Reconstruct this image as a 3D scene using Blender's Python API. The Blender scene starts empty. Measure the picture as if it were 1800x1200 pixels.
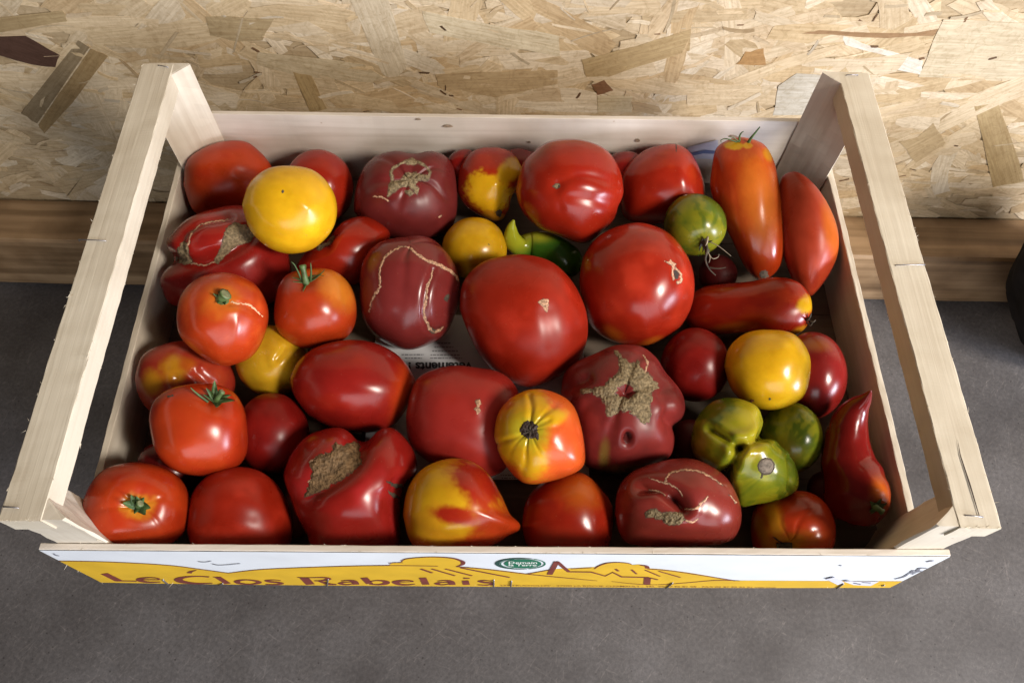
import bpy, bmesh, math, random
import numpy as np
from mathutils import Vector, Matrix, noise as mnoise
from mathutils.bvhtree import BVHTree

random.seed(7)
rng = np.random.default_rng(11)
S = bpy.context.scene
COL = S.collection

# ------------------------------------------------------------------ camera, world, lamps, exposure
EYE = np.array([0.00045, -0.3077, 0.60782])
EUL = (0.48617, -0.01371, 0.00372)
FPX = 1361.39                       # focal length in pixels of an 1800 px wide frame
cam = bpy.data.cameras.new('camera')
cam.sensor_width = 36.0
cam.lens = FPX / 1800 * 36
cam.clip_start, cam.clip_end = 0.01, 50
camo = bpy.data.objects.new('camera', cam)
COL.objects.link(camo)
camo.location = EYE
camo.rotation_euler = EUL
S.camera = camo
RM = np.array(camo.rotation_euler.to_matrix())

W = bpy.data.worlds.new('World')
S.world = W
W.use_nodes = True
bg = W.node_tree.nodes['Background']
bg.inputs[0].default_value = (0.95, 0.9, 0.88, 1)
bg.inputs[1].default_value = 0.045

def area(name, loc, target, size, power, color, size_y=None):
    l = bpy.data.lights.new(name, 'AREA')
    l.energy = power
    l.color = color
    l.size = size
    if size_y:
        l.shape = 'RECTANGLE'
        l.size_y = size_y
    o = bpy.data.objects.new(name, l)
    COL.objects.link(o)
    o.location = loc
    d = Vector(target) - Vector(loc)
    o.rotation_euler = d.to_track_quat('-Z', 'Y').to_euler()
    return o

area('warm_lamp', (1.36, -0.92, 1.42), (0, 0, 0), 0.32, 47.0, (1.0, 0.92, 0.82), 0.50)
area('cool_window', (2.1, -1.15, 0.34), (0, -0.05, 0.05), 0.60, 62.0, (0.78, 0.85, 1.0), 0.5)
area('front_lamp', (0.60, -2.05, 0.85), (0, 0, 0), 2.2, 29.0, (0.92, 0.95, 1.0), 1.1)

S.view_settings.view_transform = 'Standard'
S.view_settings.look = 'None'
S.view_settings.exposure = 0.02
S.view_settings.gamma = 1.0
S.render.engine = 'CYCLES'
S.cycles.use_denoising = True
S.cycles.max_bounces = 8

# ------------------------------------------------------------------ small maths
def ray(u, v):
    d = RM @ np.array([(u - 900) / FPX, -(v - 600) / FPX, -1.0])
    return d

def unit(u, v):
    d = ray(u, v)
    return d / np.linalg.norm(d)

def project(P):
    q = (np.asarray(P) - EYE) @ RM
    return 900 - FPX * q[..., 0] / q[..., 2], 600 + FPX * q[..., 1] / q[..., 2]

def at_plane(u, v, p0, n):
    d = ray(u, v)
    t = np.dot(np.asarray(p0) - EYE, n) / np.dot(d, n)
    return EYE + d * t

def at_z(u, v, z):
    return at_plane(u, v, (0, 0, z), np.array([0, 0, 1.0]))

def h3(i, j, k, seed):
    n = (i * 374761393 + j * 668265263 + k * 2147483647 + seed * 974711) & 0x7fffffff
    n = ((n ^ (n >> 13)) * 1274126177) & 0x7fffffff
    n = (n ^ (n >> 16)) & 0xffff
    return n / 32767.5 - 1.0

def vnoise(P, scale=1.0, seed=0, octaves=1):
    out = np.zeros(len(P))
    amp, tot = 1.0, 0.0
    for o in range(octaves):
        q = P * scale * 2 ** o + 37.1 * (o + 1)
        f = np.floor(q).astype(np.int64)
        t = q - f
        t = t * t * (3 - 2 * t)
        r = 0
        for a in (0, 1):
            wa = t[:, 0] if a else 1 - t[:, 0]
            for b in (0, 1):
                wb = t[:, 1] if b else 1 - t[:, 1]
                for c in (0, 1):
                    wc = t[:, 2] if c else 1 - t[:, 2]
                    r = r + wa * wb * wc * h3(f[:, 0] + a, f[:, 1] + b, f[:, 2] + c, seed + o * 17)
        out += amp * r
        tot += amp
        amp *= 0.5
    return out / tot

def sstep(a, b, x):
    t = np.clip((x - a) / (b - a), 0, 1)
    return t * t * (3 - 2 * t)

# ------------------------------------------------------------------ object helpers
def link(name, verts, faces, mat, parent=None, smooth=False, colors=None, uvs=None, label=None):
    me = bpy.data.meshes.new(name)
    me.from_pydata([tuple(map(float, v)) for v in verts], [], [tuple(map(int, f)) for f in faces])
    if colors is not None:
        a = me.color_attributes.new('Col', 'FLOAT_COLOR', 'POINT')
        c = np.ones((len(verts), 4), np.float32)
        c[:, :3] = colors
        a.data.foreach_set('color', c.ravel())
    if uvs is not None:
        l = me.uv_layers.new(name='UVMap')
        vi = np.empty(len(me.loops), np.int32)
        me.loops.foreach_get('vertex_index', vi)
        l.data.foreach_set('uv', np.asarray(uvs, np.float32)[vi].ravel())
    if smooth:
        me.polygons.foreach_set('use_smooth', [True] * len(me.polygons))
    me.materials.append(mat)
    me.update()
    o = bpy.data.objects.new(name, me)
    COL.objects.link(o)
    if parent:
        o.parent = parent
    if label:
        o['label'] = label
    return o

def empty(name, loc, label=None, cat=None, group=None, kind=None):
    o = bpy.data.objects.new(name, None)
    COL.objects.link(o)
    o.location = loc
    o.empty_display_size = 0.02
    tag(o, label, cat, group, kind)
    return o

def tag(o, label=None, cat=None, group=None, kind=None):
    for k, v in (('label', label), ('category', cat), ('group', group), ('kind', kind)):
        if v:
            o[k] = v
    return o

def keep_world(o, parent):
    """parent without moving: the parents here are unrotated empties"""
    o.parent = parent
    o.location = Vector(o.location) - parent.location
    return o

# ------------------------------------------------------------------ materials
def mat_new(name):
    m = bpy.data.materials.new(name)
    m.use_nodes = True
    nt = m.node_tree
    b = nt.nodes['Principled BSDF']
    return m, nt, b

def N(nt, typ, **kw):
    n = nt.nodes.new(typ)
    for k, v in kw.items():
        setattr(n, k, v)
    return n

def mixrgb(nt, blend, fac, a, b):
    n = N(nt, 'ShaderNodeMix', data_type='RGBA', blend_type=blend)
    for idx, val in ((0, fac), (6, a), (7, b)):
        if hasattr(val, 'is_output'):
            nt.links.new(val, n.inputs[idx])
        elif idx == 0:
            n.inputs[0].default_value = val
        else:
            n.inputs[idx].default_value = (*val, 1) if len(val) == 3 else val
    return n.outputs[2]

def ramp(nt, src, stops):
    r = N(nt, 'ShaderNodeValToRGB')
    e = r.color_ramp.elements
    while len(e) < len(stops):
        e.new(0.5)
    for el, (p, c) in zip(e, stops):
        el.position = p
        el.color = (*c, 1) if len(c) == 3 else c
    nt.links.new(src, r.inputs[0])
    return r.outputs[0]

def wood(name, dark, light, along=7.0, across=260.0, rough=0.6, bump=0.25, tint=False, stain=0.25, band=0.0):
    m, nt, b = mat_new(name)
    uv = N(nt, 'ShaderNodeUVMap')
    mp = N(nt, 'ShaderNodeMapping')
    mp.inputs['Scale'].default_value = (along, across, 1)
    nt.links.new(uv.outputs[0], mp.inputs[0])
    n1 = N(nt, 'ShaderNodeTexNoise')
    n1.inputs['Scale'].default_value = 1.0
    n1.inputs['Detail'].default_value = 5
    n1.inputs['Distortion'].default_value = 0.6
    nt.links.new(mp.outputs[0], n1.inputs['Vector'])
    col = ramp(nt, n1.outputs[0], [(0.28, dark), (0.62, light)])
    if band:
        wv = N(nt, 'ShaderNodeTexNoise')
        mp2 = N(nt, 'ShaderNodeMapping')
        mp2.inputs['Scale'].default_value = (along * 0.35, across * 0.16, 1)
        nt.links.new(uv.outputs[0], mp2.inputs[0])
        nt.links.new(mp2.outputs[0], wv.inputs['Vector'])
        wv.inputs['Detail'].default_value = 2
        f = ramp(nt, wv.outputs[0], [(0.42, (1, 1, 1)), (0.56, (1 - band, 1 - band * 1.1, 1 - band * 1.25))])
        col = mixrgb(nt, 'MULTIPLY', 1.0, col, f)
    tc = N(nt, 'ShaderNodeTexCoord')
    n2 = N(nt, 'ShaderNodeTexNoise')
    n2.inputs['Scale'].default_value = 16
    n2.inputs['Detail'].default_value = 4
    nt.links.new(tc.outputs['Object'], n2.inputs['Vector'])
    st = ramp(nt, n2.outputs[0], [(0.35, (1 - stain, 1 - stain * 1.15, 1 - stain * 1.35)), (0.6, (1, 1, 1))])
    col = mixrgb(nt, 'MULTIPLY', 1.0, col, st)
    vs = N(nt, 'ShaderNodeTexVoronoi')
    vs.inputs['Scale'].default_value = 34
    nt.links.new(tc.outputs['Object'], vs.inputs['Vector'])
    col = mixrgb(nt, 'MULTIPLY', 1.0, col, ramp(nt, vs.outputs['Distance'], [(0.01, (0.7, 0.6, 0.5)), (0.04, (1, 1, 1))]))
    if tint:
        nb = N(nt, 'ShaderNodeTexNoise')
        nb.inputs['Scale'].default_value = 95
        nb.inputs['Detail'].default_value = 7
        nb.inputs['Roughness'].default_value = 0.7
        nb.inputs['Distortion'].default_value = 2.0
        nt.links.new(tc.outputs['Object'], nb.inputs['Vector'])
        col = mixrgb(nt, 'MULTIPLY', 1.0, col, ramp(nt, nb.outputs[0], [(0.30, (0.74, 0.69, 0.60)), (0.50, (0.98, 0.97, 0.95)), (0.72, (1.05, 1.05, 1.04))]))
        at = N(nt, 'ShaderNodeAttribute', attribute_name='Col')
        col = mixrgb(nt, 'MULTIPLY', 1.0, col, at.outputs['Color'])
    nt.links.new(col, b.inputs['Base Color'])
    b.inputs['Roughness'].default_value = rough
    bp = N(nt, 'ShaderNodeBump')
    bp.inputs['Strength'].default_value = bump
    bp.inputs['Distance'].default_value = 0.0006
    nt.links.new(n1.outputs[0], bp.inputs['Height'])
    nt.links.new(bp.outputs[0], b.inputs['Normal'])
    return m

def plain(name, color, rough=0.5, metal=0.0, var=0.0, scale=60, spec=0.5, bump=0.0):
    m, nt, b = mat_new(name)
    b.inputs['Roughness'].default_value = rough
    b.inputs['Metallic'].default_value = metal
    b.inputs['Specular IOR Level'].default_value = spec
    tc = N(nt, 'ShaderNodeTexCoord')
    n = N(nt, 'ShaderNodeTexNoise')
    n.inputs['Scale'].default_value = scale
    n.inputs['Detail'].default_value = 5
    nt.links.new(tc.outputs['Object'], n.inputs['Vector'])
    lo = tuple(c * (1 - var) for c in color)
    hi = tuple(min(1, c * (1 + var)) for c in color)
    nt.links.new(ramp(nt, n.outputs[0], [(0.3, lo), (0.7, hi)]), b.inputs['Base Color'])
    if bump:
        bp = N(nt, 'ShaderNodeBump')
        bp.inputs['Strength'].default_value = bump
        bp.inputs['Distance'].default_value = 0.001
        nt.links.new(n.outputs[0], bp.inputs['Height'])
        nt.links.new(bp.outputs[0], b.inputs['Normal'])
    return m

def skin(name, rough, sss=0.12, spec=0.36):
    m, nt, b = mat_new(name)
    at = N(nt, 'ShaderNodeAttribute', attribute_name='Col')
    tc = N(nt, 'ShaderNodeTexCoord')
    n = N(nt, 'ShaderNodeTexNoise')
    n.inputs['Scale'].default_value = 55
    n.inputs['Detail'].default_value = 6
    nt.links.new(tc.outputs['Object'], n.inputs['Vector'])
    v = ramp(nt, n.outputs[0], [(0.3, (0.86, 0.84, 0.84)), (0.7, (1.06, 1.08, 1.08))])
    col = mixrgb(nt, 'MULTIPLY', 1.0, at.outputs['Color'], v)
    # tiny pale lenticels in the skin
    vo = N(nt, 'ShaderNodeTexVoronoi')
    vo.inputs['Scale'].default_value = 170
    nt.links.new(tc.outputs['Object'], vo.inputs['Vector'])
    sp = ramp(nt, vo.outputs['Distance'], [(0.0, (1, 1, 1)), (0.09, (0, 0, 0))])
    sepc = N(nt, 'ShaderNodeMath', operation='MULTIPLY')
    sep = N(nt, 'ShaderNodeSeparateColor')
    nt.links.new(sp, sep.inputs[0])
    nt.links.new(sep.outputs[0], sepc.inputs[0])
    sepc.inputs[1].default_value = 0.14
    col = mixrgb(nt, 'MIX', sepc.outputs[0], col, (0.75, 0.5, 0.3))
    nt.links.new(col, b.inputs['Base Color'])
    n3 = N(nt, 'ShaderNodeTexNoise')
    n3.inputs['Scale'].default_value = 30
    n3.inputs['Detail'].default_value = 3
    nt.links.new(tc.outputs['Object'], n3.inputs['Vector'])
    mr = N(nt, 'ShaderNodeMapRange')
    mr.inputs[1].default_value, mr.inputs[2].default_value = 0.3, 0.7
    mr.inputs[3].default_value, mr.inputs[4].default_value = rough * 0.75, rough * 1.5
    nt.links.new(n3.outputs[0], mr.inputs[0])
    nt.links.new(mr.outputs[0], b.inputs['Roughness'])
    b.inputs['Subsurface Weight'].default_value = sss
    b.inputs['Subsurface Radius'].default_value = (1.0, 0.25, 0.1)
    b.inputs['Subsurface Scale'].default_value = 0.004
    b.inputs['Specular IOR Level'].default_value = spec
    bp = N(nt, 'ShaderNodeBump')
    bp.inputs['Strength'].default_value = 0.045
    bp.inputs['Distance'].default_value = 0.002
    nt.links.new(n3.outputs[0], bp.inputs['Height'])
    nt.links.new(bp.outputs[0], b.inputs['Normal'])
    return m

M_SKIN = skin('tomato_skin', 0.21, spec=0.38)
M_FILLER = skin('filler_tomato_skin', 0.5, 0.0)  # matt skin of the added fillers that darken the gaps
M_DULL = skin('dull_tomato_skin', 0.30, spec=0.26)
M_PEPPER = skin('pepper_skin', 0.16, 0.06)
M_CORK = plain('cork_scar', (0.20, 0.148, 0.082), 0.85, var=0.55, scale=420, bump=0.9, spec=0.2)
M_RIM = plain('scar_rim', (0.10, 0.035, 0.02), 0.6, var=.5, scale=300)
M_PALE = plain('pale_crack', (0.45, 0.26, 0.16), 0.7, var=0.6, scale=600, bump=0.6, spec=0.2)
M_CALYX = plain('calyx_green', (0.05, 0.095, 0.025), 0.55, var=0.5, scale=180, bump=0.4)
M_STALK = plain('stalk_green', (0.075, 0.12, 0.035), 0.5, var=0.4, scale=160, bump=0.4)
M_DRY = plain('dry_calyx', (0.055, 0.04, 0.025), 0.8, var=0.6, scale=260, bump=0.6)
M_DRYPALE = plain('dry_calyx_edge', (0.32, 0.26, 0.18), 0.8, var=0.4, scale=260, bump=0.4)
M_CUT = plain('stalk_cut', (0.15, 0.16, 0.075), 0.7, var=0.4, scale=300)
M_GREYDISC = plain('stem_scar_disc', (0.19, 0.155, 0.125), 0.8, var=0.4, scale=300, bump=0.4)
M_PIT = plain('red_pit', (0.07, 0.006, 0.005), 0.4)
M_DARK = plain('dark_pit', (0.03, 0.015, 0.01), 0.7)
M_POPLAR = wood('poplar', (0.558, 0.484, 0.382), (0.652, 0.584, 0.478), 5, 130, 0.62, 0.2, stain=0.12)
M_BOTTOM = wood('shade_dark_poplar', (0.085, 0.06, 0.042), (0.14, 0.105, 0.075), 5, 130, 0.7, 0.2, stain=0.2)  # poplar coloured near black, so gaps between the fruit look shaded
M_POPLAR_S = wood('sawn_poplar', (0.587, 0.516, 0.405), (0.633, 0.565, 0.449), 5, 260, 0.75, 0.5, stain=0.15)
M_SLATW = wood('pale_veneer', (0.590, 0.518, 0.439), (0.689, 0.617, 0.536), 4, 120, 0.55, 0.12, stain=0.12)
M_KNOT = plain('wood_knot', (0.30, 0.22, 0.15), 0.7, var=.4, scale=300)
M_SPLINT = plain('splinter_wood', (0.74, 0.65, 0.5), 0.7, var=0.15)
M_WHITE = plain('white_print', (0.70, 0.725, 0.76), 0.5, var=0.05, scale=30)
M_YELLOW = plain('yellow_print', (0.66, 0.40, 0.02), 0.5, var=0.10, scale=40)
M_BROWN = plain('brown_print', (0.17, 0.035, 0.025), 0.5, var=0.15)
M_GREEN = plain('green_print', (0.012, 0.14, 0.075), 0.5)
M_DGREEN = plain('dark_green_print', (0.015, 0.06, 0.05), 0.5)
M_LIGHT = plain('light_print', (0.75, 0.8, 0.74), 0.5)
M_PENCIL = plain('grey_pencil', (0.16, 0.16, 0.19), 0.6)
M_LABEL = plain('torn_label', (0.60, 0.60, 0.68), 0.6, var=0.1)
M_STEEL = plain('staple_steel', (0.34, 0.32, 0.33), 0.4, 0.85)
M_PAPER = plain('newsprint', (0.56, 0.57, 0.58), 0.75, var=0.06, scale=40)
M_INK = plain('black_ink', (0.02, 0.02, 0.022), 0.7)
M_GREYINK = plain('grey_ink', (0.22, 0.22, 0.23), 0.7)
M_OSB = wood('strand_wood', (0.80, 0.76, 0.70), (1.0, 1.0, 1.0), 22, 420, 0.62, 0.45, tint=True, stain=0.14, band=0.08)
M_BEAM = wood('timber', (0.246, 0.149, 0.072), (0.426, 0.275, 0.149), 2.2, 70, 0.6, 0.4, stain=0.35, band=0.25)
M_BLACK = plain('black_fabric', (0.012, 0.011, 0.012), 0.9, var=0.3, spec=0.1)

def floor_material():
    m, nt, b = mat_new('grey_concrete')
    tc = N(nt, 'ShaderNodeTexCoord')
    n1 = N(nt, 'ShaderNodeTexNoise')
    n1.inputs['Scale'].default_value = 9
    n1.inputs['Detail'].default_value = 8
    n1.inputs['Roughness'].default_value = 0.65
    n2 = N(nt, 'ShaderNodeTexNoise')
    n2.inputs['Scale'].default_value = 230
    n2.inputs['Detail'].default_value = 6
    n2.inputs['Roughness'].default_value = 0.7
    for n in (n1, n2):
        nt.links.new(tc.outputs['Object'], n.inputs['Vector'])
    c = ramp(nt, n1.outputs[0], [(0.28, (0.062, 0.055, 0.054)), (0.5, (0.093, 0.085, 0.084)), (0.72, (0.126, 0.117, 0.118))])
    c2 = ramp(nt, n2.outputs[0], [(0.3, (0.70, 0.70, 0.70)), (0.70, (1.28, 1.27, 1.26))])
    c = mixrgb(nt, 'MULTIPLY', 1.0, c, c2)
    # fine pale scratches in two directions
    for ang, sd in ((0.5, 3.0), (-0.9, 11.0), (1.7, 23.0), (2.5, 31.0)):
        rt = N(nt, 'ShaderNodeMapping')
        rt.inputs['Rotation'].default_value = (0, 0, ang)
        nt.links.new(tc.outputs['Object'], rt.inputs[0])
        mp = N(nt, 'ShaderNodeMapping')
        mp.inputs['Scale'].default_value = (50, 420, 1)
        mp.inputs['Location'].default_value = (sd, sd * 1.7, 0)
        nt.links.new(rt.outputs[0], mp.inputs[0])
        ns = N(nt, 'ShaderNodeTexNoise')
        ns.inputs['Scale'].default_value = 1.0
        ns.inputs['Detail'].default_value = 1
        ns.inputs['Distortion'].default_value = 1.2
        nt.links.new(mp.outputs[0], ns.inputs['Vector'])
        k = ramp(nt, ns.outputs[0], [(0.65, (1, 1, 1)), (0.78, (1.38, 1.36, 1.33))])
        c = mixrgb(nt, 'MULTIPLY', 1.0, c, k)
    for sc_, th_, k_ in ((85, .10, (0.45, 0.43, 0.42)), (140, .07, (1.8, 1.75, 1.65)), (48, .05, (0.4, 0.38, 0.37))):
        vo = N(nt, 'ShaderNodeTexVoronoi')
        vo.inputs['Scale'].default_value = sc_
        nt.links.new(tc.outputs['Object'], vo.inputs['Vector'])
        c = mixrgb(nt, 'MULTIPLY', 1.0, c, ramp(nt, vo.outputs['Distance'], [(th_ * .5, k_), (th_, (1, 1, 1))]))
    nt.links.new(c, b.inputs['Base Color'])
    b.inputs['Roughness'].default_value = 0.55
    bp = N(nt, 'ShaderNodeBump')
    bp.inputs['Strength'].default_value = 0.15
    bp.inputs['Distance'].default_value = 0.001
    nt.links.new(n2.outputs[0], bp.inputs['Height'])
    nt.links.new(bp.outputs[0], b.inputs['Normal'])
    return m

# ------------------------------------------------------------------ setting: floor, beam, strand board wall
FLOOR_Z = -0.30
g = 40
fv = [(x, y, FLOOR_Z) for x in (-2.5, 2.5) for y in (-2.5, 0.6)]
o = link('floor', fv, [(0, 2, 3, 1)], floor_material())
tag(o, 'scratched grey concrete floor under the crate', kind='structure')

YAW = -0.0106
WR = np.array([math.cos(YAW), math.sin(YAW), 0])       # along the wall
WN = np.array([math.sin(YAW), -math.cos(YAW), 0])      # out of the wall, towards the viewer
W0 = np.array([0, 0.2462, 0])                          # front face of the beam
BEAM_D, BEAM_T = 0.066, -0.197
O0 = W0 - WN * BEAM_D                                  # plane of the strand board
WZ = np.array([0, 0, 1.0])

def board(name, corners, mat, parent=None, n=24, jit=0.0, k=(0.1, 0.1), uvo=None, smooth=False, seed=1, wob=0.0):
    """corners[s][b][c]: two ends x two x two; swept with a chamfered profile and a slightly ragged edge"""
    c = np.array(corners, float).reshape(2, 2, 2, 3)
    L = np.linalg.norm(c[1, 0, 0] - c[0, 0, 0])
    hb = np.linalg.norm(c[0, 1, 0] - c[0, 0, 0])
    hc = np.linalg.norm(c[0, 0, 1] - c[0, 0, 0])
    kb, kc = k[0] * 0.001 / hb * 10, k[1] * 0.001 / hc * 10
    prof = [(kb, 0), (.5, 0), (1 - kb, 0), (1, kc), (1, .5), (1, 1 - kc), (1 - kb, 1), (.5, 1), (kb, 1), (0, 1 - kc), (0, .5), (0, kc)]
    per = [0]
    for i in range(len(prof) - 1):
        per.append(per[-1] + math.hypot((prof[i + 1][0] - prof[i][0]) * hb, (prof[i + 1][1] - prof[i][1]) * hc))
    uvo = uvo if uvo is not None else random.random() * 10
    V, UV = [], []
    r = np.random.default_rng(seed)
    ph = r.random(4) * 10
    for i in range(n + 1):
        s = i / n
        for j, (b, cc) in enumerate(prof):
            p = 0
            for a in (0, 1):
                for e in (0, 1):
                    for f in (0, 1):
                        p = p + (s if a else 1 - s) * (b if e else 1 - b) * (cc if f else 1 - cc) * c[a, e, f]
            if jit:
                amp = jit * (1.0 if j not in (1, 4, 7, 10) else 0.35)
                nz = [mnoise.noise(Vector((s * L * 90 + ph[0], j * 1.7 + q * 9.1, ph[1]))) * amp for q in range(3)]
                nz2 = [mnoise.noise(Vector((s * L * 9 + ph[2], q * 4.7, ph[3]))) * (min(jit, .0002) * 1.2 + wob) for q in range(3)]
                if i in (0, n):
                    nz = [x * 1.5 for x in nz]
                p = p + np.array(nz) + np.array(nz2)
            V.append(p)
            UV.append((s * L + uvo, per[j] + uvo * 0.37))
    m = len(prof)
    F = []
    for i in range(n):
        for j in range(m):
            F.append((i * m + j, i * m + (j + 1) % m, (i + 1) * m + (j + 1) % m, (i + 1) * m + j))
    F.append(tuple(range(m))[::-1])
    F.append(tuple(n * m + j for j in range(m)))
    ob = link(name, V, F, mat, parent, uvs=UV, smooth=False)
    bm = bmesh.new(); bm.from_mesh(ob.data); bmesh.ops.recalc_face_normals(bm, faces=bm.faces); bm.to_mesh(ob.data); bm.free()
    return ob

def box_corners(p, L, B, C):
    p, L, B, C = map(np.asarray, (p, L, B, C))
    return [[[p + s * L + b * B + c * C for c in (0, 1)] for b in (0, 1)] for s in (0, 1)]

bo = board('timber_beam', box_corners(W0 - WR * 1.3 + WZ * (FLOOR_Z + 0.001), WR * 2.6, -WN * (BEAM_D - .0005), WZ * (BEAM_T - FLOOR_Z)),
           M_BEAM, n=90, jit=0.0011, k=(0.35, 0.35), seed=5, wob=0.001)
pl = board('added_plinth', box_corners((-.235, -.115, FLOOR_Z + .0006), (.47, 0, 0), (0, .30, 0), (0, 0, -FLOOR_Z - .0016)), M_BEAM, n=12, jit=.0006, k=(.3, .3), seed=77)  # unseen support, added to stop low window light passing under the crate
tag(pl, 'unseen brown support added under the crate, blocking low window light', kind='structure')
tag(bo, 'brown sawn timber beam lying along the foot of the wall', kind='structure')

wall_v = [O0 + WR * x + WZ * z - WN * 0.0004 for x in (-1.3, 1.3) for z in (FLOOR_Z, 0.75)] + \
         [O0 + WR * x + WZ * z - WN * 0.018 for x in (-1.3, 1.3) for z in (FLOOR_Z, 0.75)]
wall_c = np.tile((0.52, 0.40, 0.25), (8, 1))
wall = link('wall', wall_v, [(0, 2, 3, 1), (4, 5, 7, 6), (0, 1, 5, 4), (2, 6, 7, 3), (1, 3, 7, 5), (0, 4, 6, 2)], M_OSB,
            colors=wall_c, uvs=[(x, z) for x in (-1.3, 1.3) for z in (FLOOR_Z, 0.75)] * 2)
tag(wall, 'pale oriented strand board wall of pressed wood flakes behind the crate', kind='structure')

def at_wall(u, v):
    p = at_plane(u, v, O0, WN)
    return np.dot(p - O0, WR), p[2]

PAL = [(0.700, 0.551, 0.369), (0.721, 0.583, 0.399), (0.742, 0.614, 0.440), (0.668, 0.520, 0.328), (0.636, 0.484, 0.292), (0.710, 0.567, 0.378),
       (0.763, 0.645, 0.486), (0.700, 0.551, 0.359), (0.731, 0.598, 0.419), (0.594, 0.437, 0.256), (0.774, 0.671, 0.521)]

def flake_outline(cx, cz, ang, L, Wd, r):
    n = 6
    pts = []
    sk = r.uniform(-0.5, 0.5) * Wd
    cut = r.uniform(-.25, .25, 2) * Wd
    bow = r.normal() * .05 * L
    tap = r.uniform(.7, 1.0, 2)
    for sgn in (1, -1):
        for i in range(n):
            t = (i / (n - 1) * 2 - 1) * sgn
            w = Wd / 2 * (1 + r.normal() * .09) * (tap[0] if t < -.7 else tap[1] if t > .7 else 1)
            pts.append((t * L / 2 + r.normal() * L * .012, sgn * w + bow * (1 - t * t)))
        for k in (.45, -.35):
            pts.append((sgn * (L / 2 + r.uniform(-.5, .6) * min(Wd * .5, L * .06)) + cut[0 if sgn > 0 else 1] * k, sgn * k * Wd * .8))
    ca, sa = math.cos(ang), math.sin(ang)
    return [(cx + (x + sk * y / Wd) * ca - y * sa, cz + (x + sk * y / Wd) * sa + y * ca) for x, y in pts]

def flake_geo(outline, ang, off, tilt, col, th, r):
    """a thin chip: top face and side walls, own grain direction in its UVs"""
    o2 = np.array(outline)
    c = o2.mean(0)
    ca, sa = math.cos(ang), math.sin(ang)
    n = len(o2)
    V, UV = [], []
    uo = r.random(2) * 20
    for dz in (-th, 0.0):
        for q in o2:
            dx, dzz = q - c
            lx, ly = dx * ca + dzz * sa, -dx * sa + dzz * ca
            h = off + dz + tilt[0] * lx + tilt[1] * ly
            V.append(O0 + WR * q[0] + WZ * q[1] + WN * h)
            UV.append((lx + uo[0], ly + uo[1]))
    F = [(i, (i + 1) % n, n + (i + 1) % n, n + i) for i in range(n)]
    F.append(tuple(n + i for i in range(n)))
    return V, F, UV, np.tile(col, (2 * n, 1))

def add_strand(outline, ang, off, tilt, col, th, r):
    V, F, UV, C = flake_geo(outline, ang, off, tilt, col, th, r)
    ob = link('wood_strand', V, F, M_OSB, wall, colors=C, uvs=UV)
    return ob

rw = np.random.default_rng(21)
bV, bF, bU, bC = [], [], [], []
def stuff_flake(cx, cz, ang, L, Wd, off, col):
    V, F, UV, C = flake_geo(flake_outline(cx, cz, ang, L, Wd, rw), ang, off, (rw.normal() * .004, rw.normal() * .008), col, 0.00028, rw)
    b = len(bV)
    bV.extend(V); bF.extend([tuple(i + b for i in f) for f in F]); bU.extend(UV); bC.extend(C)

def pick_col():
    c = np.array(PAL[rw.integers(len(PAL))]) * rw.uniform(.9, 1.07)
    return np.clip(c, 0, .85)

def pick_ang():
    return rw.normal() * 0.33 if rw.random() < .74 else rw.uniform(-1.57, 1.57)

for i in range(1500):
    L = rw.uniform(.03, .115)
    stuff_flake(rw.uniform(-.8, .8), rw.uniform(-.19, .36), pick_ang(), L, rw.uniform(.006, .024) * (0.6 + L * 6), rw.uniform(.0002, .0009), pick_col())
# dark little voids and resin specks between the flakes
for i in range(50):
    stuff_flake(rw.uniform(-.56, .56), rw.uniform(-.19, .14), pick_ang(), rw.uniform(.004, .012), rw.uniform(.0012, .003), rw.uniform(.0008, .0016),
                np.array((0.16, 0.09, 0.045)) * rw.uniform(.5, 1.5))
for i in range(300):
    L = rw.uniform(.012, .05)
    stuff_flake(rw.uniform(-.6, .6), rw.uniform(-.19, .16), pick_ang(), L, rw.uniform(.0012, .005), rw.uniform(.0008, .0013), pick_col() * rw.uniform(.72, 1.12))
so = link('small_strands', bV, bF, M_OSB, wall, colors=bC, uvs=bU)
so['kind'] = 'stuff'

for i in range(225):
    L = rw.uniform(.05, .15)
    x, z = rw.uniform(-.53, .53), rw.uniform(-.19, .135)
    a = pick_ang()
    add_strand(flake_outline(x, z, a, L, min(.042, rw.uniform(.010, .026) * (0.6 + L * 5.5)), rw), a, rw.uniform(.0006, .0010),
               (rw.normal() * .003, rw.normal() * .008), pick_col(), 0.00028, rw)

def px_strand(pts, col, ang_px, off=0.0012):
    """a flake one can pick out in the board, given by its corners"""
    q = [at_wall(u, v) for u, v in pts]
    out = []
    for i, p in enumerate(q):
        p2 = q[(i + 1) % len(q)]
        out.append(p)
        for t in (.33, .66):
            out.append((p[0] + (p2[0] - p[0]) * t + rw.normal() * .0006, p[1] + (p2[1] - p[1]) * t + rw.normal() * .0006))
    (u0, v0), (u1, v1) = ang_px
    a, b = at_wall(u0, v0), at_wall(u1, v1)
    return add_strand(out, math.atan2(b[1] - a[1], b[0] - a[0]), off, (0, 0.003), np.array(col), 0.00028, rw)

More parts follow.
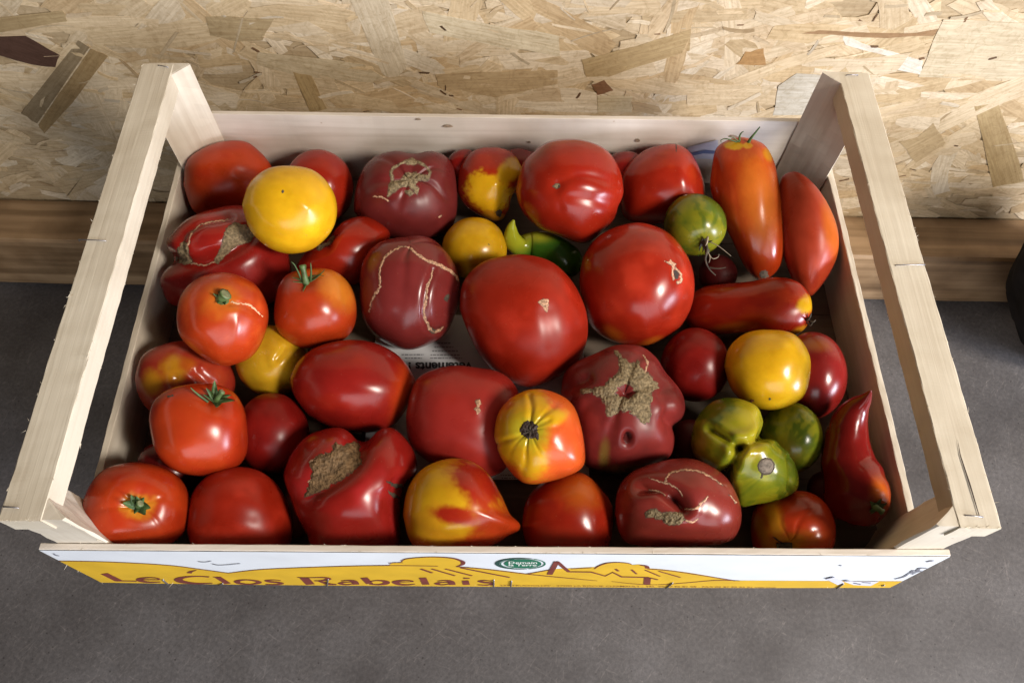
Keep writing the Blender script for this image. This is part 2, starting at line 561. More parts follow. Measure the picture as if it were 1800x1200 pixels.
for pts, col, ap in [
    ([(-40, 62), (45, 62), (106, 96), (98, 117), (55, 112), (-40, 85)], (0.10, 0.05, 0.035), ((0, 65), (105, 105))),
    ([(37, 198), (138, 70), (158, 82), (66, 216)], (0.30, 0.23, 0.14), ((40, 200), (140, 70))),
    ([(68, 218), (160, 84), (190, 98), (128, 180), (78, 234)], (0.38, 0.265, 0.13), ((70, 220), (160, 84))),
    ([(612, -10), (680, -10), (716, 118), (690, 140), (672, 128)], (0.66, 0.56, 0.41), ((645, 0), (700, 130))),
    ([(362, 28), (482, 32), (462, 70), (420, 72), (370, 62)], (0.46, 0.35, 0.2), ((362, 45), (480, 50))),
    ([(742, 18), (860, 42), (982, 62), (984, 98), (890, 84), (756, 56)], (0.67, 0.57, 0.4), ((745, 35), (980, 82))),
    ([(1022, 104), (1120, 80), (1215, 50), (1212, 88), (1070, 134), (1030, 134)], (0.5, 0.37, 0.2), ((1025, 120), (1210, 70))),
    ([(1482, 62), (1530, 80), (1622, 106), (1616, 130), (1578, 122), (1575, 102), (1486, 78)], (0.8, 0.74, 0.66), ((1485, 70), (1620, 118))),
    ([(1658, 33), (1830, 40), (1830, 142), (1614, 134)], (0.66, 0.56, 0.4), ((1640, 85), (1800, 92))),
    ([(1294, 112), (1310, 90), (1342, 84), (1346, 113)], (0.46, 0.27, 0.11), ((1294, 100), (1346, 98))),
    ([(1368, 150), (1400, 128), (1470, 132), (1470, 200), (1358, 202)], (0.62, 0.58, 0.5), ((1360, 170), (1460, 172))),
    ([(1712, 186), (1754, 180), (1784, 262), (1800, 318), (1745, 328)], (0.47, 0.345, 0.18), ((1732, 182), (1770, 320))),
    ([(1040, 148), (1062, 140), (1078, 158), (1050, 166)], (0.24, 0.12, 0.06), ((1040, 150), (1078, 155))),
    ([(1050, 168), (1112, 168), (1110, 196), (1050, 196)], (0.64, 0.54, 0.37), ((1050, 180), (1110, 180))),
    ([(1410, 58), (1440, 52), (1590, 58), (1650, 50), (1640, 62), (1560, 66)], (0.36, 0.22, 0.11), ((1410, 56), (1640, 58))),
    ([(765, 130), (980, 122), (980, 146), (870, 170), (770, 150)], (0.55, 0.41, 0.24), ((765, 140), (980, 132))),
    ([(455, 90), (640, 112), (675, 135), (668, 146), (520, 132), (450, 112)], (0.64, 0.53, 0.36), ((455, 100), (670, 140))),
    ([(515, 125), (548, 132), (575, 190), (545, 196)], (0.5, 0.36, 0.18), ((530, 130), (560, 190))),
    ([(1580, 248), (1612, 240), (1640, 215), (1662, 252), (1610, 285)], (0.56, 0.43, 0.26), ((1585, 270), (1655, 235))),
    ([(0, 30), (110, 18), (118, 36), (0, 56)], (0.47, 0.35, 0.19), ((0, 42), (115, 28))),
]:
    px_strand(pts, col, ap)

# ------------------------------------------------------------------ the crate
HS, HR, HSD = 0.0911, 0.1493, 0.0572
XL, XR = -0.298, 0.3002
crate = empty('crate', (0, 0, 0), 'shallow pale wooden fruit crate with raised end rails and a yellow printed front', 'crate')

def tri_post(name, cx, cy, sx, sy, z0, z1, leg, mat, seed):
    """triangular corner post, its long face turned to the inside of the crate"""
    V, UV = [], []
    n = 16
    r = np.random.default_rng(seed)
    ph = r.random(3) * 9
    c = 0.0012
    prof = [(0, 0), (leg - c, 0), (leg, c)] + [(leg - t * leg, t * leg) for t in (.25, .5, .75)] + [(c, leg), (0, leg - c)]
    for i in range(n + 1):
        z = z0 + (z1 - z0) * i / n
        for j, (a, b) in enumerate(prof):
            e = mnoise.noise(Vector((z * 80 + ph[0], j * 2.3, ph[1]))) * .0006
            zz = z + (mnoise.noise(Vector((j * 1.3, ph[2], 3))) * .0014 if i == n else 0)
            V.append((cx + sx * (a + e), cy + sy * (b + e), zz))
            UV.append((z + ph[0], (a - b) + ph[1]))
    m = len(prof)
    F = [(i * m + j, i * m + (j + 1) % m, (i + 1) * m + (j + 1) % m, (i + 1) * m + j) for i in range(n) for j in range(m)]
    F += [tuple(range(m)), tuple(n * m + j for j in range(m))]
    ob = link(name, V, F, mat, crate, uvs=UV)
    bm = bmesh.new(); bm.from_mesh(ob.data); bmesh.ops.recalc_face_normals(bm, faces=bm.faces); bm.to_mesh(ob.data); bm.free()
    return ob

YF, YB = -0.1945, 0.1945
FT = 0.0042
# front slat: nudged so that its top leans back a hair
ft, fb = -0.1920, -0.1952
FC = [[[(x, y + c * FT, z) for c in (0, 1)] for (z, y) in ((-0.001, fb), (HS, ft))] for x in (-0.3031, 0.2982)]
front = board('front_slat', FC, M_SLATW, crate, n=120, jit=0.00018, k=(0.03, 0.05), seed=3)
def sag(x):
    return .0055 * max(0.0, 1 - abs(x / .3) ** 3)
for v in front.data.vertices:
    v.co.z -= sag(v.co.x) * min(1, max(0, 1 - v.co.z / HS))
board('back_slat', [[[(x, YB - c * FT, z) for c in (0, 1)] for z in (0, HS)] for x in (-0.299, 0.3005)], M_SLATW, crate, n=60, jit=0.0003, k=(0.03, 0.05), seed=4)
back = [o for o in crate.children if o.name == 'back_slat'][0]
for nm, pts, m in (('torn_label', [(1196, 268), (1212, 258), (1262, 246), (1262, 282), (1240, 279), (1212, 280)], M_LABEL),
                   ('label_print', [(1208, 270), (1240, 264), (1262, 266), (1262, 271), (1236, 270), (1212, 275)], plain('blue_print', (.16, .2, .36), .6))):
    lift = .0012 if nm == 'torn_label' else .0018
    link(nm, [at_plane(u, v, (0, YB - FT - lift, 0), np.array([0, 1.0, 0])) for u, v in pts], [tuple(range(len(pts)))], m, back)
for u, v, w, h in ((787, 222, 9, 2.6), (735, 210, 5, 1.6), (930, 250, 3, 2), (1121, 247, 4, 3), (1290, 240, 7, 1.6)):
    k = [(u + w * math.cos(a) * (1 + .2 * math.sin(3 * a)), v + h * math.sin(a)) for a in np.linspace(0, 2 * math.pi, 13)[:-1]]
    link('knot', [at_plane(*q_, (0, YB - FT - .0011, 0), np.array([0, 1.0, 0])) for q_ in k], [tuple(range(12))], M_KNOT, back)
for s, x in ((1, XL), (-1, XR)):
    board('side_slat', [[[(x + s * c * .0050, y, z) for c in (0, 1)] for z in (0, HSD)] for y in (YF + .0045, YB - .0045)], M_POPLAR, crate, n=60, jit=0.0004, k=(0.03, 0.05), seed=6)
for sx, x in ((1, XL + .0053), (-1, XR - .0053)):
    for sy, y in ((1, ft + FT + .0004), (-1, YB - FT - .0004)):
        tri_post('corner_post', x, y, sx, sy, 0.004, HR - .0006, 0.0335, M_POPLAR, int(50 + sx + 3 * sy))
rails = []
for s, x in ((1, XL), (-1, XR)):
    rl = board('top_rail', [[[(x + s * c * .0256, y, z) for c in (0, 1)] for z in (HR - .0185, HR)] for y in (-.1888, .1888)],
               M_POPLAR_S, crate, n=150, jit=0.0004, k=(0.05, 0.06), seed=9 + s, wob=.0001)
    rails.append(rl)
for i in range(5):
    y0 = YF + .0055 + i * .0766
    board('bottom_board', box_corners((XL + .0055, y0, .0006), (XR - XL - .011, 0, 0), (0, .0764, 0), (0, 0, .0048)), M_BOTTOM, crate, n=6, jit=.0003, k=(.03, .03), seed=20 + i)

def wire(name, pts, r, mat, parent, seg=6):
    V, F = tube_geo([np.array(p, float) for p in pts], [r] * len(pts), seg)
    return link(name, V, F, mat, parent, smooth=True)

def tube_geo(C, R, seg=12, squash=None):
    n = len(C)
    T = [C[min(i + 1, n - 1)] - C[max(i - 1, 0)] for i in range(n)]
    T = [t / (np.linalg.norm(t) + 1e-12) for t in T]
    ref = np.array([0, 0, 1.0]) if abs(T[0][2]) < .9 else np.array([1.0, 0, 0])
    u = np.cross(ref, T[0]); u /= np.linalg.norm(u)
    V = []
    for i in range(n):
        u = u - T[i] * np.dot(u, T[i]); u /= np.linalg.norm(u)
        w = np.cross(T[i], u)
        for j in range(seg):
            a = 2 * math.pi * j / seg
            V.append(C[i] + R[i] * (math.cos(a) * u + math.sin(a) * w))
    F = [(i * seg + j, i * seg + (j + 1) % seg, (i + 1) * seg + (j + 1) % seg, (i + 1) * seg + j) for i in range(n - 1) for j in range(seg)]
    F += [tuple(range(seg))[::-1], tuple((n - 1) * seg + j for j in range(seg))]
    return V, F

# staples on the rails and posts
for rl, pa, pb in [(rails[0], (138, 421), (186, 423)), (rails[0], (278, 115), (295, 118)), (rails[0], (6, 890), (32, 892)),
                   (rails[1], (1575, 466), (1626, 465)), (rails[1], (1488, 132), (1508, 132)), (rails[1], (1698, 905), (1728, 908))]:
    a, b = at_z(*pa, HR + .0007), at_z(*pb, HR + .0007)
    dn = np.array([0, 0, -.002])
    wire('staple', [a + dn, a, a * .5 + b * .5 + np.array([0, 0, .0002]), b, b + dn], .00045, M_STEEL, rl)
# a drying split in the end of one rail
def zsheet(name, pts, z, mat, parent):
    V = [at_z(u, v, z) for u, v in pts]
    return link(name, V, [tuple(range(len(V)))], mat, parent)
zsheet('crack', [(1683, 770), (1689, 800), (1706, 850), (1722, 906), (1720.6, 906.6), (1703.4, 851), (1687, 800)], HR + .0007, M_DARK, rails[1])

# splinters along sawn edges
def splinters(parent, segs, n, seed):
    r = np.random.default_rng(seed)
    V, F = [], []
    for _ in range(n):
        a, b = segs[r.integers(len(segs))]
        a, b = np.array(a), np.array(b)
        t = r.random()
        p = a + (b - a) * t
        d = (b - a) / np.linalg.norm(b - a)
        L = r.uniform(.0008, .0032) * (1 if r.random() < .93 else 1.8)
        dr = d * r.choice((-1, 1)) * r.uniform(.3, 1) + r.normal(size=3) * .45
        dr /= np.linalg.norm(dr)
        w = np.cross(dr, r.normal(size=3)); w /= np.linalg.norm(w)
        h = r.uniform(.0001, .0003)
        k = len(V)
        w2 = np.cross(dr, w)
        V += [p - w * h, p + w * h, p + w2 * h, p + dr * L]
        F += [(k, k + 1, k + 2), (k, k + 1, k + 3), (k + 1, k + 2, k + 3), (k + 2, k, k + 3)]
    ob = link('splinters', V, F, M_SPLINT, parent)
    ob['kind'] = 'stuff'
for rl, x, s in ((rails[0], XL, 1), (rails[1], XR, -1)):
    xi = x + s * .0256
    splinters(rl, [((x, -.188, HR), (x, .188, HR)), ((xi, -.188, HR), (xi, .188, HR)), ((xi, -.188, HR - .0185), (xi, .188, HR - .0185)),
                   ((x, -.188, HR), (xi, -.188, HR))], 90, 31 + s)
fl = [o for o in crate.children if o.name.startswith('corner_post')][0]
splinters(fl, [((XL + .036, ft + FT, z0), (XL + .006, ft + .036, z0 + .004)) for z0 in (.100, .112, .124, .134)] + [((XL + .036, ft + .006, .09), (XL + .036, ft + .006, .148))] * 3, 160, 57)
splinters(front, [((-.303, ft, HS), (.298, ft, HS)), ((-.303, ft + FT, HS), (.298, ft + FT, HS)), ((-.303, fb, 0), (.298, fb, 0)),
                  ((-.303, ft, HS), (-.303, fb, 0))], 110, 41)

# ---- the print on the front slat, drawn on its face
FP0 = np.array([0, fb, -0.001])
FUP = np.array([0, ft - fb, HS + .001]); FUP /= np.linalg.norm(FUP)
FN = np.cross(np.array([1.0, 0, 0]), FUP); FN /= np.linalg.norm(FN)
if FN[1] > 0: FN = -FN

def on_front(u, v, lift):
    p = at_plane(u, v, FP0, FN)
    x = min(max(p[0], -.3029), .2980)
    h = min(max(np.dot(p - FP0, FUP), .0003 - sag(x)), HS + .0008)
    return np.array([x, FP0[1], FP0[2]]) + FUP * h + FN * (lift + .0003)

def poly_front(name, polys, mat, lift, thick=.00008):
    bm = bmesh.new()
    for pts in polys:
        vs = [bm.verts.new(on_front(u, v, lift)) for u, v in pts]
        try:
            bm.faces.new(vs)
        except ValueError:
            pass
    bmesh.ops.triangulate(bm, faces=bm.faces)
    me = bpy.data.meshes.new(name); bm.to_mesh(me); bm.free()
    me.materials.append(mat)
    ob = bpy.data.objects.new(name, me); COL.objects.link(ob); ob.parent = front
    return ob

def smooth_line(pts, sub=6):
    P = [np.array(p, float) for p in pts]
    out = []
    for i in range(len(P) - 1):
        p0, p1, p2, p3 = P[max(i - 1, 0)], P[i], P[i + 1], P[min(i + 2, len(P) - 1)]
        for k in range(sub):
            t = k / sub
            out.append(.5 * ((2 * p1) + (p2 - p0) * t + (2 * p0 - 5 * p1 + 4 * p2 - p3) * t * t + (3 * p1 - p0 - 3 * p2 + p3) * t ** 3))
    out.append(P[-1])
    return out

AN = 3.6      # the face is seen this much foreshortened
def stroke(pts, w, sub=5, straight=False):
    """ribbon along a line of points (px), width in px across, kept even on the foreshortened face"""
    if np.isscalar(w):
        w = [w] * len(pts)
    P3 = [(p[0], p[1] * AN, ww) for p, ww in zip(pts, w)]
    q = [np.array(p, float) for p in P3] if straight else smooth_line(P3, sub)
    quads = []
    L, Rr = [], []
    for i in range(len(q)):
        t = q[min(i + 1, len(q) - 1)][:2] - q[max(i - 1, 0)][:2]
        t = t / (np.linalg.norm(t) + 1e-9)
        n = np.array([-t[1], t[0]])
        a = q[i][:2] + n * q[i][2] / 2
        b = q[i][:2] - n * q[i][2] / 2
        L.append((a[0], a[1] / AN)); Rr.append((b[0], b[1] / AN))
    for i in range(len(q) - 1):
        quads.append([L[i], L[i + 1], Rr[i + 1], Rr[i]])
    return quads

edge = [(u, 1100) for u in range(2000, -201, -40)]
poly_front('white_ground', [[(-200, 900), (2000, 900)] + edge], M_WHITE, .00025)
hill = smooth_line([(60, 983), (140, 983.5), (220, 986), (300, 991), (355, 998), (402, 1004.5)]) + \
       smooth_line([(402, 1004.5), (460, 998), (550, 994), (640, 991.5), (705, 991)]) + \
       smooth_line([(705, 991), (770, 992), (830, 995), (880, 1000), (926, 1006)]) + \
       smooth_line([(926, 1006), (965, 999), (1010, 996), (1060, 994), (1130, 996), (1180, 1000), (1240, 1009), (1275, 1016), (1292, 1018)])
poly_front('yellow_hills', [[tuple(p) for p in hill] + [(1700, 1020)] + [(u, 1100) for u in range(1700, 59, -40)]], M_YELLOW, .0004)
tree1 = smooth_line([(684, 991), (690, 987), (706, 985), (716, 979), (757, 976), (795, 978), (814, 984), (812, 989), (800, 994), (740, 995)])
tree2 = smooth_line([(1042, 998), (1050, 992), (1066, 987), (1085, 985.5), (1104, 987), (1112, 990), (1124, 989.5), (1136, 992), (1138, 997), (1100, 1000)])
for tr in (tree1, tree2):
    poly_front('yellow_tree', [[tuple(p) for p in tr]], M_YELLOW, .00052)
lines = []
for pts, w in [
    ([(60, 983), (140, 983.5), (220, 986), (300, 991), (355, 998), (402, 1004.5)], 2.2),
    ([(402, 1004.5), (460, 998), (550, 994), (640, 991.5), (705, 991), (770, 992)], [2, 2.5, 2.5, 3, 3.5, 3]),
    ([(683, 987), (695, 986), (709, 986)], 3), ([(705, 984), (716, 979), (757, 976), (795, 978), (814, 984)], [2, 3, 3, 5, 8]),
    ([(814, 984), (813, 989), (802, 993)], [9, 7, 3]),
    ([(802, 993), (850, 997), (926, 1006), (985, 1012), (1050, 1018)], [3, 3, 3.5, 3, 1.5]),
    ([(926, 1006), (965, 999), (972, 998)], 2.5), ([(1003, 997), (1040, 995)], 2.5),
    ([(740, 997), (760, 1004)], 6), ([(759, 997), (800, 1009)], 5), ([(783, 997), (830, 1009)], 5), ([(810, 995), (850, 1003), (896, 1012)], 5),
    ([(1082, 997), (1087, 1001)], 5), ([(1110, 998), (1119, 1006)], 4), ([(1134, 999), (1160, 1010)], 4), ([(1158, 1001), (1196, 1012)], 4),
    ([(1045, 997), (1052, 992), (1066, 987), (1085, 985.5), (1104, 987), (1110, 989)], [2, 3, 4, 3, 3, 2]), ([(1124, 990), (1136, 992), (1138, 996)], [3, 7, 8]),
    ([(1138, 997), (1180, 1000.5), (1240, 1009.5), (1292, 1018)], 3),
    ([(1075, 1019), (1110, 1023), (1150, 1025), (1200, 1022), (1260, 1017), (1300, 1018)], [1.5, 2, 2, 2.5, 3, 2]),
]:
    lines += stroke(pts, w)
for pts, w in [([(966, 1007), (979, 984)], 10), ([(979, 984), (1000, 1002), (1039, 1002.5), (1064, 1009.5), (1077, 1003), (1093, 1011), (1139, 1012), (1156, 1016)], [8, 8, 6, 6, 6, 6, 5, 5]),
               ([(1138, 1013), (1137, 1024)], 12)]:
    lines += stroke(pts, w, straight=True)
poly_front('brown_landscape_lines', lines, M_BROWN, .0007)

# lettering "Le Clos Rabelais"
let = []
def letter(*strokes):
    q = []
    for pts, w, st in strokes:
        q += stroke(pts, w, straight=st)
    poly_front('letter', q, M_BROWN, .0007)
letter(([(184, 1005.2), (209, 1017.8)], 14, True), ([(205, 1018), (224, 1018.2), (241, 1018.6)], [6, 4.5, 5], True))
letter(([(249, 1016), (280, 1016.2)], 4.5, True), ([(281, 1016), (277, 1013.4), (262, 1012.3), (247, 1014.3), (248, 1018), (262, 1020.4), (283, 1020)], [4, 5, 6, 11, 12, 8, 4], False))
letter(([(368, 1011.2), (349, 1010), (326, 1011.4), (314, 1015.3), (322, 1020), (346, 1022.6), (374, 1022.2)], [7, 5, 10, 15, 15, 9, 4], False))
letter(([(333, 1004.6), (336, 1001.8), (346, 999.2)], [9, 7, 2], False))
letter(([(383, 1011.3), (401, 1023)], 12, True), ([(375, 1011.3), (385, 1011.3)], 3, True))
letter(([(436, 1016.2), (452, 1018.5), (455, 1021.5), (441, 1024), (422, 1022.5), (417, 1019), (424, 1016.8), (436, 1016.2)], [6, 9, 10, 6, 9, 11, 8, 6], False))
letter(([(494, 1017.6), (482, 1016.4), (469, 1017.4), (475, 1019.6), (490, 1021), (496, 1023), (484, 1024.6), (467, 1024)], [3, 5, 7, 9, 9, 7, 6, 4], False))
letter(([(535, 1012.6), (546, 1024.4)], 16, True), ([(523, 1012), (545, 1012.4), (570, 1012.2), (578, 1014.8), (566, 1017.6), (553, 1018)], [3, 4, 6, 10, 7, 4], False),
       ([(560, 1018), (578, 1023.5), (592, 1024.5)], [5, 10, 5], False))
letter(([(600, 1018.4), (611, 1017.2), (622, 1018.6), (626, 1024.5)], [4, 6, 12, 12], False), ([(622, 1020), (604, 1020.7), (599, 1023), (610, 1024.7), (622, 1023)], [4, 6, 9, 6, 4], False))
letter(([(640, 1012.4), (650, 1023)], 13, True), ([(651, 1019), (664, 1017.4), (678, 1019), (678, 1022.8), (664, 1024.7), (650, 1023.5)], [4, 6, 11, 12, 7, 6], False))
letter(([(700, 1020.4), (727, 1019.4)], 3.5, True), ([(727, 1019), (720, 1017.3), (706, 1017.4), (695, 1020), (702, 1024), (716, 1025), (730, 1023.6)], [4, 5, 8, 12, 11, 7, 3], False))
letter(([(743, 1012.4), (749, 1024.6)], 13, True))
letter(([(769, 1018.6), (780, 1017.4), (792, 1019), (795, 1025)], [4, 6, 12, 12], False), ([(791, 1020.4), (774, 1021), (768, 1023.2), (778, 1025), (790, 1023.4)], [4, 6, 9, 6, 4], False))
letter(([(818, 1017.5), (820, 1025)], 12, True), ([(815, 1013.4), (826, 1013.6)], [8, 4], True))
letter(([(864, 1018.6), (852, 1017.2), (843, 1018.6), (850, 1020.6), (862, 1021.8), (866, 1024), (855, 1025.6), (840, 1025)], [4, 5, 7, 9, 9, 7, 6, 4], False))

def ell(cu, cv, ru, rv, n=40, a0=0, a1=360):
    return [(cu + ru * math.cos(math.radians(a0 + (a1 - a0) * i / n)), cv + rv * math.sin(math.radians(a0 + (a1 - a0) * i / n))) for i in range(n + 1)]
poly_front('logo_ring', stroke(ell(916, 988, 42, 9.6, 30, 75, 300), [2 + 6 * max(0, math.sin(math.pi * i / 30)) for i in range(31)], sub=1), M_DGREEN, .0006)
poly_front('logo_ring', stroke(ell(916, 988, 42, 9.6, 30, -58, 72), 3, sub=1), M_GREEN, .00062)
poly_front('logo_disc', [ell(919, 988, 33, 8)[:-1]], M_GREEN, .0006)
poly_front('logo_disc', stroke(ell(917, 988, 37, 8.8, 30, 110, 250), 2, sub=1), M_GREEN, .00066)

def text_front(body, u0, u1, v_mid, height, mat, lift, bold=0.0, parent=front):
    cu = bpy.data.curves.new('lettering', 'FONT')
    cu.body = body
    cu.size = 1.0
    cu.offset = bold
    cu.align_x = 'CENTER'; cu.align_y = 'CENTER'
    cu.resolution_u = 3
    cu.materials.append(mat)
    ob = bpy.data.objects.new('lettering', cu)
    COL.objects.link(ob)
    a, b = on_front(u0, v_mid[0], lift), on_front(u1, v_mid[1], lift)
    c = (a + b) / 2
    bpy.context.view_layer.update()
    wdt = max(ob.dimensions.x, .01)
    ex = (b - a); ln = np.linalg.norm(ex); ex = ex / ln
    ey = np.cross(FN, ex)
    sx = ln / wdt
    sy = height / 0.72
    m = Matrix(((ex[0] * sx, ey[0] * sy, FN[0], c[0]), (ex[1] * sx, ey[1] * sy, FN[1], c[1]), (ex[2] * sx, ey[2] * sy, FN[2], c[2]), (0, 0, 0, 1)))
    dg = bpy.context.evaluated_depsgraph_get()
    me = bpy.data.meshes.new_from_object(ob.evaluated_get(dg))
    me.transform(m)
    bpy.data.objects.remove(ob)
    mo = bpy.data.objects.new('lettering', me); COL.objects.link(mo); mo.parent = parent
    return mo
text_front("Demain", 894, 944, (985.6, 985.8), .0062, M_LIGHT, .0008, .012)
text_front("la Terre", 894, 943, (989.8, 990), .0062, M_LIGHT, .0008, .012)
text_front("'LES TRUCHOLLES' - 37500 LA ROCHE CLERMAULT - TEL. 02 47 95 81 58 - FAX 02 47 93 93 91", 880, 1322, (1026.0, 1029.2), .0036, M_BROWN, .0008, .004)
text_front("origine France", 1326, 1364, (1029.2, 1029.4), .003, M_BROWN, .0008)
for pts, w in [([(349, 984), (360, 985), (372, 983)], 3), ([(373, 988), (388, 990.4), (423, 987.4)], 3), ([(95, 970), (99, 973), (105, 974)], 3),
               ([(1572, 1015), (1588, 1011), (1597, 1005), (1602, 1003), (1604, 1000), (1612, 1001), (1616, 996), (1630, 996)], [3, 4, 3, 6, 4, 6, 5, 3]),
               ([(1602, 1007), (1612, 1002.5), (1624, 1000.5)], 3), ([(1627, 985), (1634, 983.4), (1642, 982)], [2, 6, 2]), ([(1475, 990.6), (1479, 991.4)], 5)]:
    poly_front('pencil_mark', stroke(pts, w), M_PENCIL, .0007)
for pl_ in [[(1450, 1014), (1466, 1010.4), (1484, 1020.5), (1472, 1025)], [(1481, 1017), (1502, 1018.6), (1545, 1018.6), (1530, 1026.5), (1500, 1025), (1486, 1020)]]:
    poly_front('torn_label', [pl_], M_LABEL, .0008)
for pts, w in [([(1450, 1014), (1466, 1010.6)], 4), ([(1482, 1017.5), (1492, 1017)], 6), ([(1500, 1021), (1512, 1023.5)], 5), ([(1515, 1020), (1530, 1021)], 4)]:
    poly_front('label_print', stroke(pts, w), M_PENCIL, .001)
for pa, pb in [((287, 1015.5), (300, 1026)), ((577, 1015), (577, 1029)), ((868, 1016), (868, 1028)), ((899, 1018), (898, 1027)), ((1182, 1021), (1170, 1031)), ((1482, 1022), (1470, 1031)), ((392, 1022), (390, 1029)), ((1549, 1026), (1554, 1025))]:
    a, b = on_front(*pa, .001), on_front(*pb, .001)
    wire('staple', [a + FN * -.001, a, b, b + FN * -.0012], .0006, M_STEEL, front)

# ------------------------------------------------------------------ newspaper lining
paper_root = empty('newspaper_sheet', (0, 0, 0.007), 'crumpled grey newspaper sheet lining the crate floor under the tomatoes', 'newspaper')
nx, ny = 70, 46
PV = []
for i in range(nx + 1):
    for j in range(ny + 1):
        x, y = -.112 + .182 * i / nx, -.116 + .151 * j / ny
        z = .0005 + .0016 * (1 + mnoise.noise(Vector((x * 14, y * 18, 2)))) + .0004 * mnoise.noise(Vector((x * 60, y * 40, 7)))
        PV.append((x, y, z))
PF = [(i * (ny + 1) + j, (i + 1) * (ny + 1) + j, (i + 1) * (ny + 1) + j + 1, i * (ny + 1) + j + 1) for i in range(nx) for j in range(ny)]
paper = link('sheet', PV, PF, M_PAPER, paper_root, smooth=True)
pb_ = BVHTree.FromPolygons([Vector(v) + Vector((0, 0, .007)) for v in PV], PF)
def on_paper(u, v, lift=.0003):
    d = ray(u, v)
    h = pb_.ray_cast(Vector(EYE), Vector(d / np.linalg.norm(d)))
    p = np.array(h[0]) if h[0] is not None else at_z(u, v, .009)
    return p + np.array([0, 0, lift])
def headline():
    cu = bpy.data.curves.new('headline', 'FONT')
    cu.body = "vêtements !"
    cu.size = 1; cu.offset = .03; cu.resolution_u = 3
    ob = bpy.data.objects.new('headline', cu); COL.objects.link(ob)
    bpy.context.view_layer.update()
    w = ob.dimensions.x
    dg = bpy.context.evaluated_depsgraph_get()
    me = bpy.data.meshes.new_from_object(ob.evaluated_get(dg))
    bpy.data.objects.remove(ob)
    # the sheet lies head down: the word reads from right to left
    for v in me.vertices:
        s, h = v.co.x / w, v.co.y / .72
        u, vv = 829 - s * 112, 637.5 + h * 15
        v.co = Vector(on_paper(u, vv, .0004)) - Vector((0, 0, .007))
    me.materials.append(M_INK)
    o = bpy.data.objects.new('headline', me); COL.objects.link(o); o.parent = paper_root
headline()
q = []
for (u0, u1, v) in [(768, 792, 603), (764, 798, 610), (760, 806, 617), (757, 808, 624), (756, 812, 629.5), (706, 745, 623.5), (712, 742, 629.5),
                    (1440, 1452, 600), (1440, 1456, 606), (880, 905, 835), (882, 908, 840)]:
    u = u0
    while u < u1:
        w = random.uniform(2, 7)
        e = min(u + w, u1)
        hh = random.uniform(1.6, 2.6)
        q.append([(u, v - hh / 2), (e, v - hh / 2), (e, v + hh / 2), (u, v + hh / 2)])
        u = e + 1.3
V, F = [], []
for quad in q:
    k = len(V)
    V += [on_paper(*p) - np.array([0, 0, .007]) for p in quad]
    F.append((k, k + 1, k + 2, k + 3))
sp_ = link('small_print', V, F, M_GREYINK, paper_root)
sp_['kind'] = 'stuff'

